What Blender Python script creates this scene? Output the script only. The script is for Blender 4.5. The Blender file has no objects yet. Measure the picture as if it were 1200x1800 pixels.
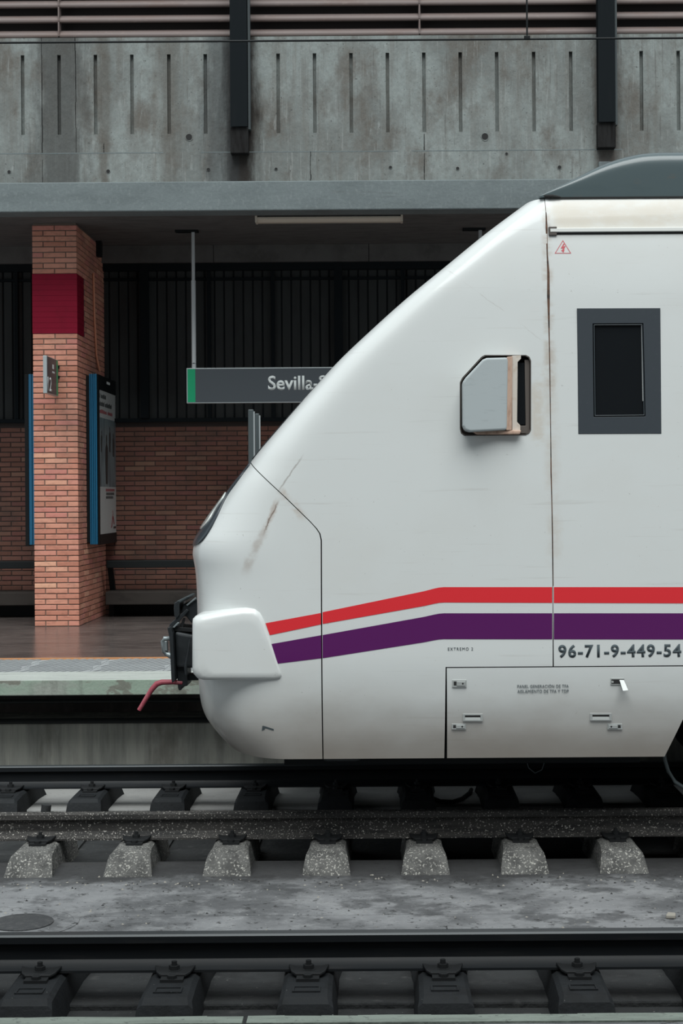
import bpy, bmesh, math, random
import numpy as np
from mathutils import Vector, Matrix

random.seed(7)
SC = bpy.context.scene
COL = SC.collection
R = math.radians

# ------------------------------------------------------------------ camera
# world frame: X right, Y away from the camera across the tracks, Z up, Z = 0 at the rail tops
F, X0, Y0, CZ, ROLL = 2800.0, 670.0, 873.0, 1.95, R(-0.4)
cam = bpy.data.cameras.new('camera')
camo = bpy.data.objects.new('camera', cam)
COL.objects.link(camo)
camo.matrix_world = Matrix.Translation((0, 0, CZ)) @ Matrix.Rotation(R(90), 4, 'X') @ Matrix.Rotation(ROLL, 4, 'Z')
cam.lens = F * 36 / 1800
cam.sensor_width = 36
cam.shift_x = -(X0 - 600) / 1800
cam.shift_y = -(900 - Y0) / 1800
cam.clip_end = 300
SC.camera = camo

# ------------------------------------------------------------------ sky, sun, exposure
world = bpy.data.worlds.new('overcast_sky')
SC.world = world
world.use_nodes = True
bg = world.node_tree.nodes['Background']
bg.inputs[0].default_value = (0.86, 0.95, 1.0, 1)
bg.inputs[1].default_value = 0.55
sun = bpy.data.lights.new('sun', 'SUN')
sun.energy = 3.1
sun.angle = R(50)
sun.color = (0.97, 1.0, 0.985)
suno = bpy.data.objects.new('sun', sun)
COL.objects.link(suno)
suno.rotation_euler = (R(30), R(0), 0)          # from above and behind the camera
vs = SC.view_settings
vs.view_transform = 'Standard'
vs.look = 'None'
vs.gamma = 1
vs.use_curve_mapping = False
vs.exposure = 0.1


def P(px, py, D):
    """the point at depth D that the photograph shows at (px, py)"""
    a, b = (px - X0) / F, -(py - Y0) / F
    c, s = math.cos(ROLL), math.sin(ROLL)
    return Vector(((a * c - b * s) * D, D, CZ + (a * s + b * c) * D))


def proj(x, y, z):
    a, b = x / y, (z - CZ) / y
    c, s = math.cos(-ROLL), math.sin(-ROLL)
    return X0 + F * (a * c - b * s), Y0 - F * (a * s + b * c)


# ------------------------------------------------------------------ mesh helpers
WL = {}


class MB:
    def __init__(self):
        self.v, self.f, self.m = [], [], []

    def add(self, vs, fs, mi=0):
        n = len(self.v)
        self.v += [tuple(p) for p in vs]
        self.f += [tuple(i + n for i in f) for f in fs]
        self.m += [mi] * len(fs)
        return self

    def box(self, x0, x1, y0, y1, z0, z1, mi=0):
        vs = [(x, y, z) for x in (x0, x1) for y in (y0, y1) for z in (z0, z1)]
        return self.add(vs, [(0, 1, 3, 2), (4, 6, 7, 5), (0, 4, 5, 1), (2, 3, 7, 6), (0, 2, 6, 4), (1, 5, 7, 3)], mi)

    def loft(self, rings, mi=0, cap=True, close=False):
        k = len(rings[0])
        vs = [p for r in rings for p in r]
        fs = []
        m = len(rings)
        for i in range(m if close else m - 1):
            for j in range(k):
                a, b = i * k + j, i * k + (j + 1) % k
                c, d = ((i + 1) % m) * k + (j + 1) % k, ((i + 1) % m) * k + j
                fs.append((a, b, c, d))
        if cap and not close:
            fs += [tuple(range(k))[::-1], tuple((m - 1) * k + j for j in range(k))]
        return self.add(vs, fs, mi)

    def pxz(self, poly, y0, y1, mi=0):
        f = lambda y, i: y[i] if isinstance(y, (list, tuple)) else y
        return self.loft([[(x, f(y0, i), z) for i, (x, z) in enumerate(poly)],
                          [(x, f(y1, i), z) for i, (x, z) in enumerate(poly)]], mi)

    def pyz(self, poly, x0, x1, mi=0):
        return self.loft([[(x0, y, z) for y, z in poly], [(x1, y, z) for y, z in poly]], mi)

    def pxy(self, poly, z0, z1, mi=0):
        return self.loft([[(x, y, z0) for x, y in poly], [(x, y, z1) for x, y in poly]], mi)

    def tube(self, pts, r, seg=8, mi=0, closed=False):
        pts = [Vector(p) for p in pts]
        n = len(pts)
        rs = r if isinstance(r, (list, tuple)) else [r] * n
        rings = []
        for i in range(n):
            if closed:
                t = pts[(i + 1) % n] - pts[i - 1]
            else:
                t = pts[min(i + 1, n - 1)] - pts[max(i - 1, 0)]
            t.normalize()
            u = t.cross(Vector((0, 0, 1)) if abs(t.z) < 0.9 else Vector((0, 1, 0))).normalized()
            w = t.cross(u)
            rings.append([pts[i] + (u * math.cos(2 * math.pi * k / seg) + w * math.sin(2 * math.pi * k / seg)) * rs[i] for k in range(seg)])
        return self.loft(rings, mi, close=closed)

    def cyl(self, p0, p1, r, seg=12, mi=0):
        return self.tube([p0, p1], r, seg, mi)

    def build(self, name, mats, parent=None, bevel=0, seg=2, smooth=None, loc=None):
        me = bpy.data.meshes.new(name)
        if parent is not None:
            o = WL[parent]
        elif loc is not None:
            o = Vector(loc)
        else:
            a = np.array(self.v)
            o = Vector(((a[:, 0].min() + a[:, 0].max()) / 2, (a[:, 1].min() + a[:, 1].max()) / 2, a[:, 2].min()))
        me.from_pydata([(p[0] - o[0], p[1] - o[1], p[2] - o[2]) for p in self.v], [], self.f)
        if not isinstance(mats, (list, tuple)):
            mats = [mats]
        for m in mats:
            me.materials.append(m)
        me.polygons.foreach_set('material_index', self.m)
        bm = bmesh.new()
        bm.from_mesh(me)
        bmesh.ops.recalc_face_normals(bm, faces=bm.faces)
        bm.to_mesh(me)
        bm.free()
        return link(me, name, parent, o, bevel, seg, smooth)


def link(me, name, parent, o, bevel=0, seg=2, smooth=None):
    ob = bpy.data.objects.new(name, me)
    COL.objects.link(ob)
    if parent is not None:
        ob.parent = parent
    else:
        ob.location = o
    WL[ob] = Vector(o)
    if smooth:
        me.polygons.foreach_set('use_smooth', [True] * len(me.polygons))
        me.set_sharp_from_angle(angle=R(smooth))
    if bevel:
        b = ob.modifiers.new('bevel', 'BEVEL')
        b.width = bevel
        b.segments = seg
        b.limit_method = 'ANGLE'
        b.angle_limit = R(35)
    return ob


def piece(name, me, parent, loc, scale=None):
    """a copy of a shared mesh placed at a world position, as a part"""
    ob = bpy.data.objects.new(name, me)
    COL.objects.link(ob)
    ob.parent = parent
    ob.location = Vector(loc) - WL[parent]
    if scale:
        ob.scale = scale
    WL[ob] = Vector(loc)
    return ob


def tag(o, label=None, cat=None, group=None, kind=None):
    if label:
        o['label'] = label
    if cat:
        o['category'] = cat
    if group:
        o['group'] = group
    if kind:
        o['kind'] = kind
    return o


def thing(name, label, cat, loc, group=None):
    o = bpy.data.objects.new(name, None)
    o.empty_display_size = 0.1
    COL.objects.link(o)
    o.location = loc
    WL[o] = Vector(loc)
    return tag(o, label, cat, group)


def copy_tree(o, parent=None, delta=None):
    c = o.copy()
    COL.objects.link(c)
    c.parent = parent
    WL[c] = WL[o].copy()
    if delta is not None:
        c.location = o.location + Vector(delta)
        WL[c] = WL[o] + Vector(delta)
    for ch in list(o.children):
        copy_tree(ch, c)
    return c


def to_mesh(ob):
    dg = bpy.context.evaluated_depsgraph_get()
    return bpy.data.meshes.new_from_object(ob.evaluated_get(dg))


def drop(ob):
    d = ob.data
    bpy.data.objects.remove(ob)


def text(name, body, mat, parent, origin, width, height=None, rot=(90, 0, 0), bold=0.0, depth=0.001, spacing=1.0):
    """flat lettering: origin is its lower left corner, width and height its size in metres"""
    cu = bpy.data.curves.new(name, 'FONT')
    cu.body = body
    cu.size = 1
    cu.offset = bold
    cu.space_character = spacing
    cu.resolution_u = 4
    ob = bpy.data.objects.new(name, cu)
    COL.objects.link(ob)
    me = to_mesh(ob)
    bpy.data.objects.remove(ob)
    a = np.array([v.co[:] for v in me.vertices])
    lo, hi = a.min(0), a.max(0)
    s = width / (hi[0] - lo[0])
    sy = s if height is None else height / (hi[1] - lo[1])
    me.transform(Matrix.Translation((-lo[0], -lo[1], 0)))
    me.transform(Matrix.Diagonal((s, sy, 1, 1)))
    rm = Matrix.Rotation(R(rot[2]), 4, 'Z') @ Matrix.Rotation(R(rot[0]), 4, 'X')
    me.transform(rm)
    me.transform(Matrix.Translation(Vector(origin) - WL[parent]))
    me.materials.clear()
    me.materials.append(mat)
    bm = bmesh.new()
    bm.from_mesh(me)
    r = bmesh.ops.extrude_face_region(bm, geom=bm.faces[:])
    nrm = rm.to_3x3() @ Vector((0, 0, 1))
    bmesh.ops.translate(bm, verts=[g for g in r['geom'] if isinstance(g, bmesh.types.BMVert)], vec=nrm * depth)
    bmesh.ops.recalc_face_normals(bm, faces=bm.faces)
    bm.to_mesh(me)
    bm.free()
    me.name = name
    return link(me, name, parent, WL[parent])


# ------------------------------------------------------------------ materials
class NT:
    def __init__(self, name):
        self.mat = bpy.data.materials.new(name)
        self.mat.use_nodes = True
        self.t = self.mat.node_tree
        self.b = self.t.nodes['Principled BSDF']
        self.geo = self.t.nodes.new('ShaderNodeNewGeometry')

    def n(self, typ, **kw):
        nd = self.t.nodes.new(typ)
        for k, v in kw.items():
            setattr(nd, k, v)
        return nd

    def put(self, sock, val):
        if hasattr(val, 'links'):
            self.t.links.new(val, sock)
        else:
            sock.default_value = val

    def math(self, op, a, b=None, c=None, clamp=False):
        nd = self.n('ShaderNodeMath', operation=op, use_clamp=clamp)
        self.put(nd.inputs[0], a)
        if b is not None:
            self.put(nd.inputs[1], b)
        if c is not None:
            self.put(nd.inputs[2], c)
        return nd.outputs[0]

    def noise(self, scale, detail=4, rough=0.55, off=(0, 0, 0)):
        mp = self.n('ShaderNodeMapping')
        self.put(mp.inputs['Vector'], self.geo.outputs['Position'])
        mp.inputs['Scale'].default_value = scale if isinstance(scale, tuple) else (scale,) * 3
        mp.inputs['Location'].default_value = off
        nz = self.n('ShaderNodeTexNoise')
        nz.inputs['Scale'].default_value = 1
        nz.inputs['Detail'].default_value = detail
        nz.inputs['Roughness'].default_value = rough
        self.put(nz.inputs['Vector'], mp.outputs[0])
        return nz.outputs['Fac']

    def step(self, x, lo, hi):
        nd = self.n('ShaderNodeMapRange', interpolation_type='SMOOTHSTEP')
        self.put(nd.inputs['Value'], x)
        nd.inputs['From Min'].default_value = lo
        nd.inputs['From Max'].default_value = hi
        return nd.outputs['Result']

    def mix(self, fac, a, b):
        nd = self.n('ShaderNodeMix', data_type='RGBA')
        self.put(nd.inputs[0], fac)
        self.put(nd.inputs[6], a if hasattr(a, 'links') else (*a, 1))
        self.put(nd.inputs[7], b if hasattr(b, 'links') else (*b, 1))
        return nd.outputs[2]

    def bump(self, h, strength, dist):
        nd = self.n('ShaderNodeBump')
        nd.inputs['Strength'].default_value = strength
        nd.inputs['Distance'].default_value = dist
        self.put(nd.inputs['Height'], h)
        self.t.links.new(nd.outputs[0], self.b.inputs['Normal'])


def M(name, col, rough=0.6, metal=0.0, var=(), bump=None, coat=0.0, spec=None):
    """var: (scale, lo, hi, colour, amount) layers of noise mixed over the colour; bump: (scale, strength, distance)"""
    t = NT(name)
    c = col
    for k, (sc, lo, hi, vc, am) in enumerate(var):
        m = t.math('MULTIPLY', t.step(t.noise(sc, 6, 0.62, (k * 3.7, k * 1.9, k * 5.3)), lo, hi), am)
        c = t.mix(m, c, vc)
    t.put(t.b.inputs['Base Color'], c if hasattr(c, 'links') else (*c, 1))
    t.b.inputs['Roughness'].default_value = rough
    t.b.inputs['Metallic'].default_value = metal
    t.b.inputs['Coat Weight'].default_value = coat
    t.b.inputs['Coat Roughness'].default_value = 0.08
    if spec is not None:
        t.b.inputs['Specular IOR Level'].default_value = spec
    if bump:
        t.bump(t.noise(bump[0], 6), bump[1], bump[2])
    return t.mat


def brick_mat(name, k=1.0, soot=0.45):
    t = NT(name)
    oi = t.n('ShaderNodeObjectInfo')
    r = t.math('FRACT', t.math('ADD', oi.outputs['Random'], t.math('MULTIPLY', t.geo.outputs['Random Per Island'], 7.31)))
    cr = t.n('ShaderNodeValToRGB')
    e = cr.color_ramp.elements
    e[0].position, e[0].color = 0.0, (0.41, 0.165, 0.110, 1)
    e[1].position, e[1].color = 1.0, (0.62, 0.33, 0.22, 1)
    for p, c in ((0.3, (0.47, 0.195, 0.135, 1)), (0.6, (0.54, 0.245, 0.170, 1)), (0.85, (0.47, 0.170, 0.14, 1))):
        x = e.new(p)
        x.color = c
    for x in e:
        x.color = (x.color[0] * k, x.color[1] * k, x.color[2] * k, 1)
    t.put(cr.inputs[0], r)
    c = t.mix(t.math('MULTIPLY', t.step(t.noise((14, 14, 30)), 0.45, 0.75), 0.35), cr.outputs[0], (0.24, 0.09, 0.06))
    c = t.mix(t.math('MULTIPLY', t.step(t.noise(1.6, 5, 0.6, (4, 2, 8)), 0.45, 0.75), soot), c, (0.20 * k, 0.13 * k, 0.10 * k))
    t.put(t.b.inputs['Base Color'], c)
    t.b.inputs['Roughness'].default_value = 0.75
    t.bump(t.noise(60), 0.35, 0.004)
    return t.mat


K = {}
K['brick'] = brick_mat('brick_clay', 1.28)
K['brick_dark'] = brick_mat('dark_brick', 0.33, 0.8)  # same brick in a much darker tone, for the back wall
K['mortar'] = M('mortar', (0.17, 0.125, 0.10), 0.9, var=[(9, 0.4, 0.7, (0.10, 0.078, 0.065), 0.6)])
K['mortar_dark'] = M('dark_mortar', (0.05, 0.038, 0.034), 0.9)
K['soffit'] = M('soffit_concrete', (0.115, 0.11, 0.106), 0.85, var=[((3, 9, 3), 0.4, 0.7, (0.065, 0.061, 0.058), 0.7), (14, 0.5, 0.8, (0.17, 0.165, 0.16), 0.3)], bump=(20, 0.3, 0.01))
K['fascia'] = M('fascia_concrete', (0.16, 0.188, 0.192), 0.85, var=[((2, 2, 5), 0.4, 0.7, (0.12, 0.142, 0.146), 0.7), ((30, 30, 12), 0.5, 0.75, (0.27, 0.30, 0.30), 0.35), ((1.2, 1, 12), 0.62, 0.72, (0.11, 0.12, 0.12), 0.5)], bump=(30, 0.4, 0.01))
K['black_steel'] = M('black_steel', (0.010, 0.013, 0.015), 0.8, var=[((20, 20, 2), 0.5, 0.8, (0.014, 0.016, 0.018), 0.7)], spec=0.08)
K['grey_steel'] = M('grey_steel', (0.055, 0.070, 0.074), 0.5)
K['stained_steel'] = M('stained_steel', (0.022, 0.022, 0.022), 0.85, var=[((30, 30, 4), 0.4, 0.7, (0.010, 0.009, 0.009), 0.8)], spec=0.1)
K['corrugated'] = M('dark_corrugated_sheet', (0.042, 0.045, 0.045), 0.8, var=[((3, 3, 1), 0.4, 0.7, (0.024, 0.024, 0.024), 0.6)], spec=0.15)
K['louvre'] = M('louvre_sheet', (0.155, 0.12, 0.112), 0.6, var=[((1.5, 8, 8), 0.45, 0.7, (0.14, 0.09, 0.075), 0.7), ((12, 12, 30), 0.55, 0.75, (0.26, 0.20, 0.18), 0.4)])
K['louvre_shaded'] = M('louvre_backing', (0.05, 0.042, 0.04), 0.8, spec=0.1)  # louvre sheet colour darkened to paint the shade between the slats
K['red_paint'] = M('crimson_paint', (0.21, 0.004, 0.022), 0.6, var=[(6, 0.4, 0.8, (0.15, 0.004, 0.016), 0.6)], spec=0.15)
K['sign_dark'] = M('sign_dark', (0.055, 0.065, 0.075), 0.45)
K['sign_green'] = M('sign_green', (0.0, 0.30, 0.13), 0.45)
K['alu'] = M('aluminium', (0.42, 0.46, 0.47), 0.4, 0.4)
K['pole_white'] = M('pole_paint', (0.45, 0.47, 0.48), 0.5)
K['white'] = M('white_print', (0.72, 0.76, 0.75), 0.6)
K['blue'] = M('blue_paint', (0.012, 0.14, 0.27), 0.4, var=[((40, 40, 1), 0.4, 0.7, (0.01, 0.10, 0.20), 0.5)])
K['black'] = M('black_plastic', (0.008, 0.010, 0.011), 0.5, spec=0.2)
K['orange_cable'] = M('orange_cable', (0.72, 0.30, 0.18), 0.5)
K['tube'] = M('lamp_tube_plastic', (0.62, 0.54, 0.45), 0.4)
K['floor'] = M('platform_tiles', (0.12, 0.10, 0.093), 0.2, var=[((1.2, 3, 1), 0.40, 0.66, (0.06, 0.052, 0.05), 0.75), ((5, 9, 1), 0.48, 0.72, (0.20, 0.172, 0.155), 0.6)], bump=((7, 24, 1), 0.25, 0.012))
K['orange'] = M('orange_line', (0.45, 0.20, 0.08), 0.7, var=[((20, 20, 1), 0.45, 0.7, (0.35, 0.2, 0.12), 0.6)])
K['tactile'] = M('tactile_grey', (0.33, 0.35, 0.355), 0.75, var=[((5, 9, 1), 0.4, 0.7, (0.25, 0.26, 0.27), 0.6)])
K['coping'] = M('coping_white', (0.43, 0.46, 0.43), 0.75, var=[((3, 10, 6), 0.45, 0.7, (0.33, 0.35, 0.33), 0.7), (25, 0.55, 0.75, (0.22, 0.24, 0.22), 0.4)], bump=(25, 0.3, 0.01))
K['coping_near'] = M('coping_near_pale', (0.30, 0.345, 0.30), 0.8, var=[((6, 30, 6), 0.42, 0.66, (0.20, 0.23, 0.20), 0.8), ((3, 20, 3), 0.62, 0.72, (0.34, 0.24, 0.18), 0.5), (40, 0.58, 0.7, (0.12, 0.13, 0.12), 0.7)], bump=(40, 0.6, 0.01))
K['coping_edge'] = M('coping_green_peeling', (0.29, 0.37, 0.30), 0.8, var=[((1.5, 1.5, 4), 0.40, 0.60, (0.33, 0.345, 0.31), 0.9), ((2.6, 2.6, 5), 0.50, 0.54, (0.19, 0.19, 0.16), 0.9), ((9, 9, 2), 0.5, 0.75, (0.13, 0.14, 0.12), 0.5)], bump=(30, 0.4, 0.01))
K['under_wall'] = M('under_platform_concrete', (0.36, 0.36, 0.325), 0.85, var=[((7, 7, 0.7), 0.42, 0.66, (0.18, 0.185, 0.17), 0.8), ((25, 25, 1.0), 0.55, 0.75, (0.50, 0.48, 0.43), 0.5), ((2, 2, 1), 0.5, 0.7, (0.11, 0.10, 0.085), 0.6)])
K['slab'] = M('track_slab_concrete', (0.225, 0.23, 0.237), 0.85, var=[((1.1, 1.5, 1), 0.42, 0.62, (0.085, 0.088, 0.092), 0.85), ((5, 5.5, 1), 0.48, 0.66, (0.29, 0.295, 0.30), 0.6), ((3, 3.4, 1), 0.52, 0.64, (0.06, 0.062, 0.065), 0.75), ((24, 24, 1), 0.58, 0.66, (0.03, 0.03, 0.03), 0.8), (45, 0.64, 0.70, (0.5, 0.5, 0.48), 0.7)], bump=(28, 0.6, 0.015))
def slab_mat():
    m = K['slab'].copy()
    t = NT('unused')
    bpy.data.materials.remove(t.mat)
    t.mat, t.t, t.b = m, m.node_tree, m.node_tree.nodes['Principled BSDF']
    t.geo = t.n('ShaderNodeNewGeometry')
    c = t.b.inputs['Base Color'].links[0].from_socket
    sep = t.n('ShaderNodeSeparateXYZ')
    t.put(sep.inputs[0], t.geo.outputs['Position'])
    y = t.math('ADD', sep.outputs[1], t.math('MULTIPLY', t.math('SUBTRACT', t.noise((3.5, 3.5, 1), 6, 0.7, (3, 3, 3)), 0.5), 0.9))
    c = t.mix(t.math('MULTIPLY', t.step(y, 9.08, 9.48), 0.92), c, (0.028, 0.028, 0.029))   # brake dust lying along the rail
    t.put(t.b.inputs['Base Color'], c)
    return m


K['slab_dusty'] = slab_mat()
K['slab_light'] = M('track_slab_light', (0.27, 0.27, 0.262), 0.85, var=[((3, 6, 1), 0.42, 0.68, (0.22, 0.22, 0.215), 0.8), ((30, 40, 1), 0.60, 0.72, (0.08, 0.08, 0.08), 0.7)], bump=(28, 0.5, 0.012))
K['trough'] = M('oily_trough', (0.024, 0.026, 0.027), 0.85, var=[((4, 6, 1), 0.42, 0.68, (0.012, 0.013, 0.014), 0.85), ((8, 10, 1), 0.56, 0.70, (0.065, 0.065, 0.065), 0.6), (60, 0.68, 0.72, (0.35, 0.35, 0.33), 0.6)], bump=(28, 0.6, 0.015))
K['rail'] = M('dark_rail', (0.011, 0.013, 0.015), 0.5, 0.0, var=[((3, 30, 30), 0.5, 0.75, (0.024, 0.024, 0.024), 0.7), ((1.2, 9, 9), 0.66, 0.76, (0.05, 0.028, 0.018), 0.5)], spec=0.3)
K['rail_top'] = M('polished_rail_head', (0.045, 0.052, 0.056), 0.4, 0.2)
K['rail_speck'] = M('speckled_rail', (0.058, 0.055, 0.052), 0.75, 0.0, var=[((2, 20, 20), 0.42, 0.66, (0.022, 0.022, 0.022), 0.9), ((95, 95, 95), 0.595, 0.64, (0.62, 0.59, 0.54), 0.9)], spec=0.25)
K['sleeper_speck'] = M('speckled_concrete', (0.125, 0.124, 0.118), 0.9, var=[((10, 10, 10), 0.42, 0.62, (0.062, 0.062, 0.060), 0.85), ((80, 80, 80), 0.555, 0.62, (0.48, 0.47, 0.43), 0.85), ((6, 6, 6), 0.6, 0.7, (0.045, 0.044, 0.043), 0.7)], bump=(60, 0.8, 0.01))
K['sleeper_dark'] = M('oiled_concrete', (0.015, 0.017, 0.019), 0.7, var=[((9, 9, 9), 0.45, 0.7, (0.009, 0.010, 0.011), 0.8), ((60, 60, 60), 0.70, 0.73, (0.4, 0.4, 0.38), 0.7)], bump=(50, 0.4, 0.008), spec=0.25)
K['iron'] = M('dark_iron', (0.014, 0.015, 0.016), 0.6, 0.0, spec=0.3)
K['manhole'] = M('manhole_iron', (0.05, 0.052, 0.055), 0.8, var=[(30, 0.45, 0.7, (0.10, 0.10, 0.10), 0.6)], bump=(90, 0.6, 0.01))
K['debris'] = M('litter', (0.33, 0.31, 0.27), 0.9)
K['debris_dark'] = M('dark_grit', (0.03, 0.03, 0.03), 0.9)
K['coupler'] = M('coupler_black', (0.022, 0.026, 0.029), 0.45, 0.3, var=[((8, 8, 8), 0.45, 0.75, (0.045, 0.05, 0.055), 0.6)])
K['hook'] = M('hook_steel', (0.30, 0.34, 0.35), 0.45, 0.6)
K['hose_red'] = M('faded_red_hose', (0.33, 0.06, 0.085), 0.5, var=[(30, 0.5, 0.7, (0.46, 0.17, 0.19), 0.5)])
K['stripe_red'] = M('stripe_red', (0.78, 0.035, 0.045), 0.35, coat=0.25)
K['stripe_purple'] = M('stripe_purple', (0.105, 0.012, 0.115), 0.35, coat=0.25)
K['ink'] = M('grey_lettering', (0.085, 0.105, 0.115), 0.85, spec=0.1)
K['ink_red'] = M('red_marking', (0.62, 0.10, 0.12), 0.5)
K['seam'] = M('seam_dark', (0.02, 0.02, 0.02), 0.9)
K['seam_rust'] = M('seam_rust', (0.13, 0.07, 0.045), 0.9, var=[((3, 3, 12), 0.45, 0.6, (0.03, 0.025, 0.022), 0.9)])
K['frame'] = M('window_frame', (0.038, 0.048, 0.058), 0.5, var=[(40, 0.5, 0.8, (0.055, 0.065, 0.075), 0.5)])
K['glass'] = M('dark_glass', (0.010, 0.012, 0.014), 0.06, coat=0.5)
K['gasket'] = M('grey_gasket', (0.06, 0.075, 0.085), 0.4)
K['mask'] = M('nose_mask', (0.030, 0.040, 0.050), 0.35, coat=0.2)
K['lens'] = M('headlamp_lens', (0.60, 0.64, 0.62), 0.15, coat=0.5)
K['fairing'] = M('roof_fairing_grey', (0.085, 0.115, 0.122), 0.3, 0.0, var=[((1.5, 3, 6), 0.5, 0.75, (0.06, 0.085, 0.09), 0.7), ((5, 5, 9), 0.62, 0.75, (0.16, 0.12, 0.09), 0.35)], coat=0.3)
K['mirror_face'] = M('mirror_housing', (0.43, 0.475, 0.485), 0.35, 0.0, var=[((9, 9, 60), 0.55, 0.75, (0.32, 0.35, 0.36), 0.6), (60, 0.70, 0.75, (0.8, 0.8, 0.78), 0.6)], coat=0.3)
K['mirror_rust'] = M('mirror_worn_edge', (0.55, 0.38, 0.29), 0.7, var=[((30, 30, 12), 0.45, 0.7, (0.36, 0.21, 0.15), 0.7)])
K['mirror_cream'] = M('mirror_frame_cream', (0.66, 0.60, 0.53), 0.6, var=[(30, 0.5, 0.75, (0.5, 0.38, 0.28), 0.5)])
K['recess'] = M('recess_brown', (0.10, 0.085, 0.075), 0.7)
K['latch'] = M('latch_zinc', (0.46, 0.48, 0.47), 0.4, 0.3)
K['bench'] = M('bench_concrete', (0.046, 0.040, 0.036), 0.85, var=[((4, 4, 9), 0.45, 0.7, (0.028, 0.025, 0.023), 0.7)], spec=0.2)
K['bench_rail'] = M('bench_rail_black', (0.012, 0.015, 0.016), 0.6, spec=0.2)
K['poster_white'] = M('poster_paper', (0.50, 0.52, 0.51), 0.35)
K['poster_photo'] = M('poster_photo', (0.20, 0.26, 0.275), 0.35, var=[((1, 9, 2), 0.42, 0.6, (0.09, 0.12, 0.135), 0.8), ((1, 4, 1.2), 0.5, 0.7, (0.36, 0.43, 0.42), 0.5)])
K['poster_dark'] = M('poster_dark_print', (0.028, 0.035, 0.035), 0.4)
K['poster_red'] = M('poster_red_print', (0.26, 0.05, 0.06), 0.4)


def parapet_mat():
    t = NT('parapet_concrete')
    c = (0.25, 0.277, 0.268)
    c = t.mix(t.math('MULTIPLY', t.step(t.noise((1.1, 1, 0.8), 5), 0.42, 0.62), 0.8), c, (0.15, 0.162, 0.155))
    c = t.mix(t.math('MULTIPLY', t.step(t.noise((9, 9, 0.55), 5, 0.6, (3, 0, 1)), 0.48, 0.72), 0.55), c, (0.145, 0.135, 0.118))
    c = t.mix(t.math('MULTIPLY', t.step(t.noise((1.7, 2, 1.1), 6, 0.68, (7, 3, 2)), 0.47, 0.66), 0.8), c, (0.11, 0.094, 0.078))
    c = t.mix(t.math('MULTIPLY', t.step(t.noise((26, 26, 5), 4, 0.6, (1, 8, 2)), 0.58, 0.76), 0.5), c, (0.33, 0.35, 0.34))
    c = t.mix(t.math('MULTIPLY', t.step(t.noise((30, 30, 30), 3, 0.6, (2, 5, 6)), 0.67, 0.72), 0.75), c, (0.05, 0.05, 0.048))
    c = t.mix(t.math('MULTIPLY', t.step(t.noise((7, 7, 4), 6, 0.75, (5, 2, 9)), 0.42, 0.62), 0.45), c, (0.155, 0.158, 0.148))
    c = t.mix(t.math('MULTIPLY', t.step(t.noise((45, 45, 2.2), 3, 0.6, (8, 8, 1)), 0.58, 0.72), 0.4), c, (0.34, 0.355, 0.345))
    c = t.mix(t.math('MULTIPLY', t.step(t.noise((38, 38, 1.6), 3, 0.6, (4, 1, 7)), 0.62, 0.72), 0.5), c, (0.09, 0.085, 0.078))
    # dirt washed down below the steel posts and over one damp bay
    sep = t.n('ShaderNodeSeparateXYZ')
    t.put(sep.inputs[0], t.geo.outputs['Position'])
    for px, w, am, col in ((421, 0.24, 1.0, (0.020, 0.016, 0.013)), (1067, 0.17, 0.75, (0.07, 0.055, 0.046)), (104, 0.36, 0.8, (0.065, 0.066, 0.063)), (385, 0.24, 0.55, (0.04, 0.046, 0.05)), (182, 0.10, 0.5, (0.08, 0.066, 0.052)), (297, 0.14, 0.4, (0.09, 0.075, 0.06))):
        x = P(px, 190, 17.0).x
        d = t.math('ABSOLUTE', t.math('SUBTRACT', sep.outputs[0], x))
        d = t.math('ADD', d, t.math('MULTIPLY', t.math('SUBTRACT', t.noise((7, 7, 1.4), 5, 0.65, (px, 0, 0)), 0.5), w * 1.5))
        m = t.math('MULTIPLY', t.math('SUBTRACT', 1.0, t.step(d, w * 0.35, w)), am)
        c = t.mix(m, c, col)
    t.put(t.b.inputs['Base Color'], c)
    t.b.inputs['Roughness'].default_value = 0.88
    c2 = t.noise((40, 40, 22), 5, 0.7)
    t.bump(t.noise((22, 22, 14), 6), 0.6, 0.015)
    return t.mat


K['parapet'] = parapet_mat()


# ------------------------------------------------------------------ levels of the place
PZ = 0.54            # platform top
SOF = 5.0            # underside of the platform canopy
GZ = -0.295           # concrete track slab
TZ = -0.335          # trough between the slabs
D_A, D_B, D_C = 11.65, 9.90, 7.15
TC = (D_A + D_B) / 2
XL, XR = -9.0, 9.0
PIL_D, WALL_D, FAS_D, PAR_D = 17.62, 19.35, 16.90, 17.02
EDGE_D = 12.40


def struct(mb, name, mats, **kw):
    return tag(mb.build(name, mats, **kw), kind='structure')


# ground under the tracks
m = MB().box(XL, XR, 3.9, 15, -0.6, TZ - 0.02)
g0 = struct(m, 'track_bed', K['trough'])
JD = (CZ - GZ) * F / (1607 - Y0)
MB().box(XL, XR, 7.07, 7.62, -0.55, GZ).build('slab_edge', K['trough'], g0, bevel=0.01)
MB().box(XL, XR, 7.62, JD - 0.010, -0.55, GZ).build('slab', K['slab'], g0, bevel=0.006)
m = MB().box(XL, XR, JD + 0.004, 9.85, -0.55, GZ)
m.build('slab', K['slab_dusty'], g0, bevel=0.01)
m = MB().box(XL, XR, 11.5, 13.2, -0.55, GZ)
m.build('slab', K['slab_light'], g0, bevel=0.01)
m = MB().box(XL, XR, 11.25, 11.5, -0.55, TZ + 0.012)
m.build('slab_step', K['trough'], g0)
m = MB().box(XL, XR, 6.78, 7.07, -0.55, TZ + 0.015)
m.build('slab_step', K['trough'], g0, bevel=0.01)

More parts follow.
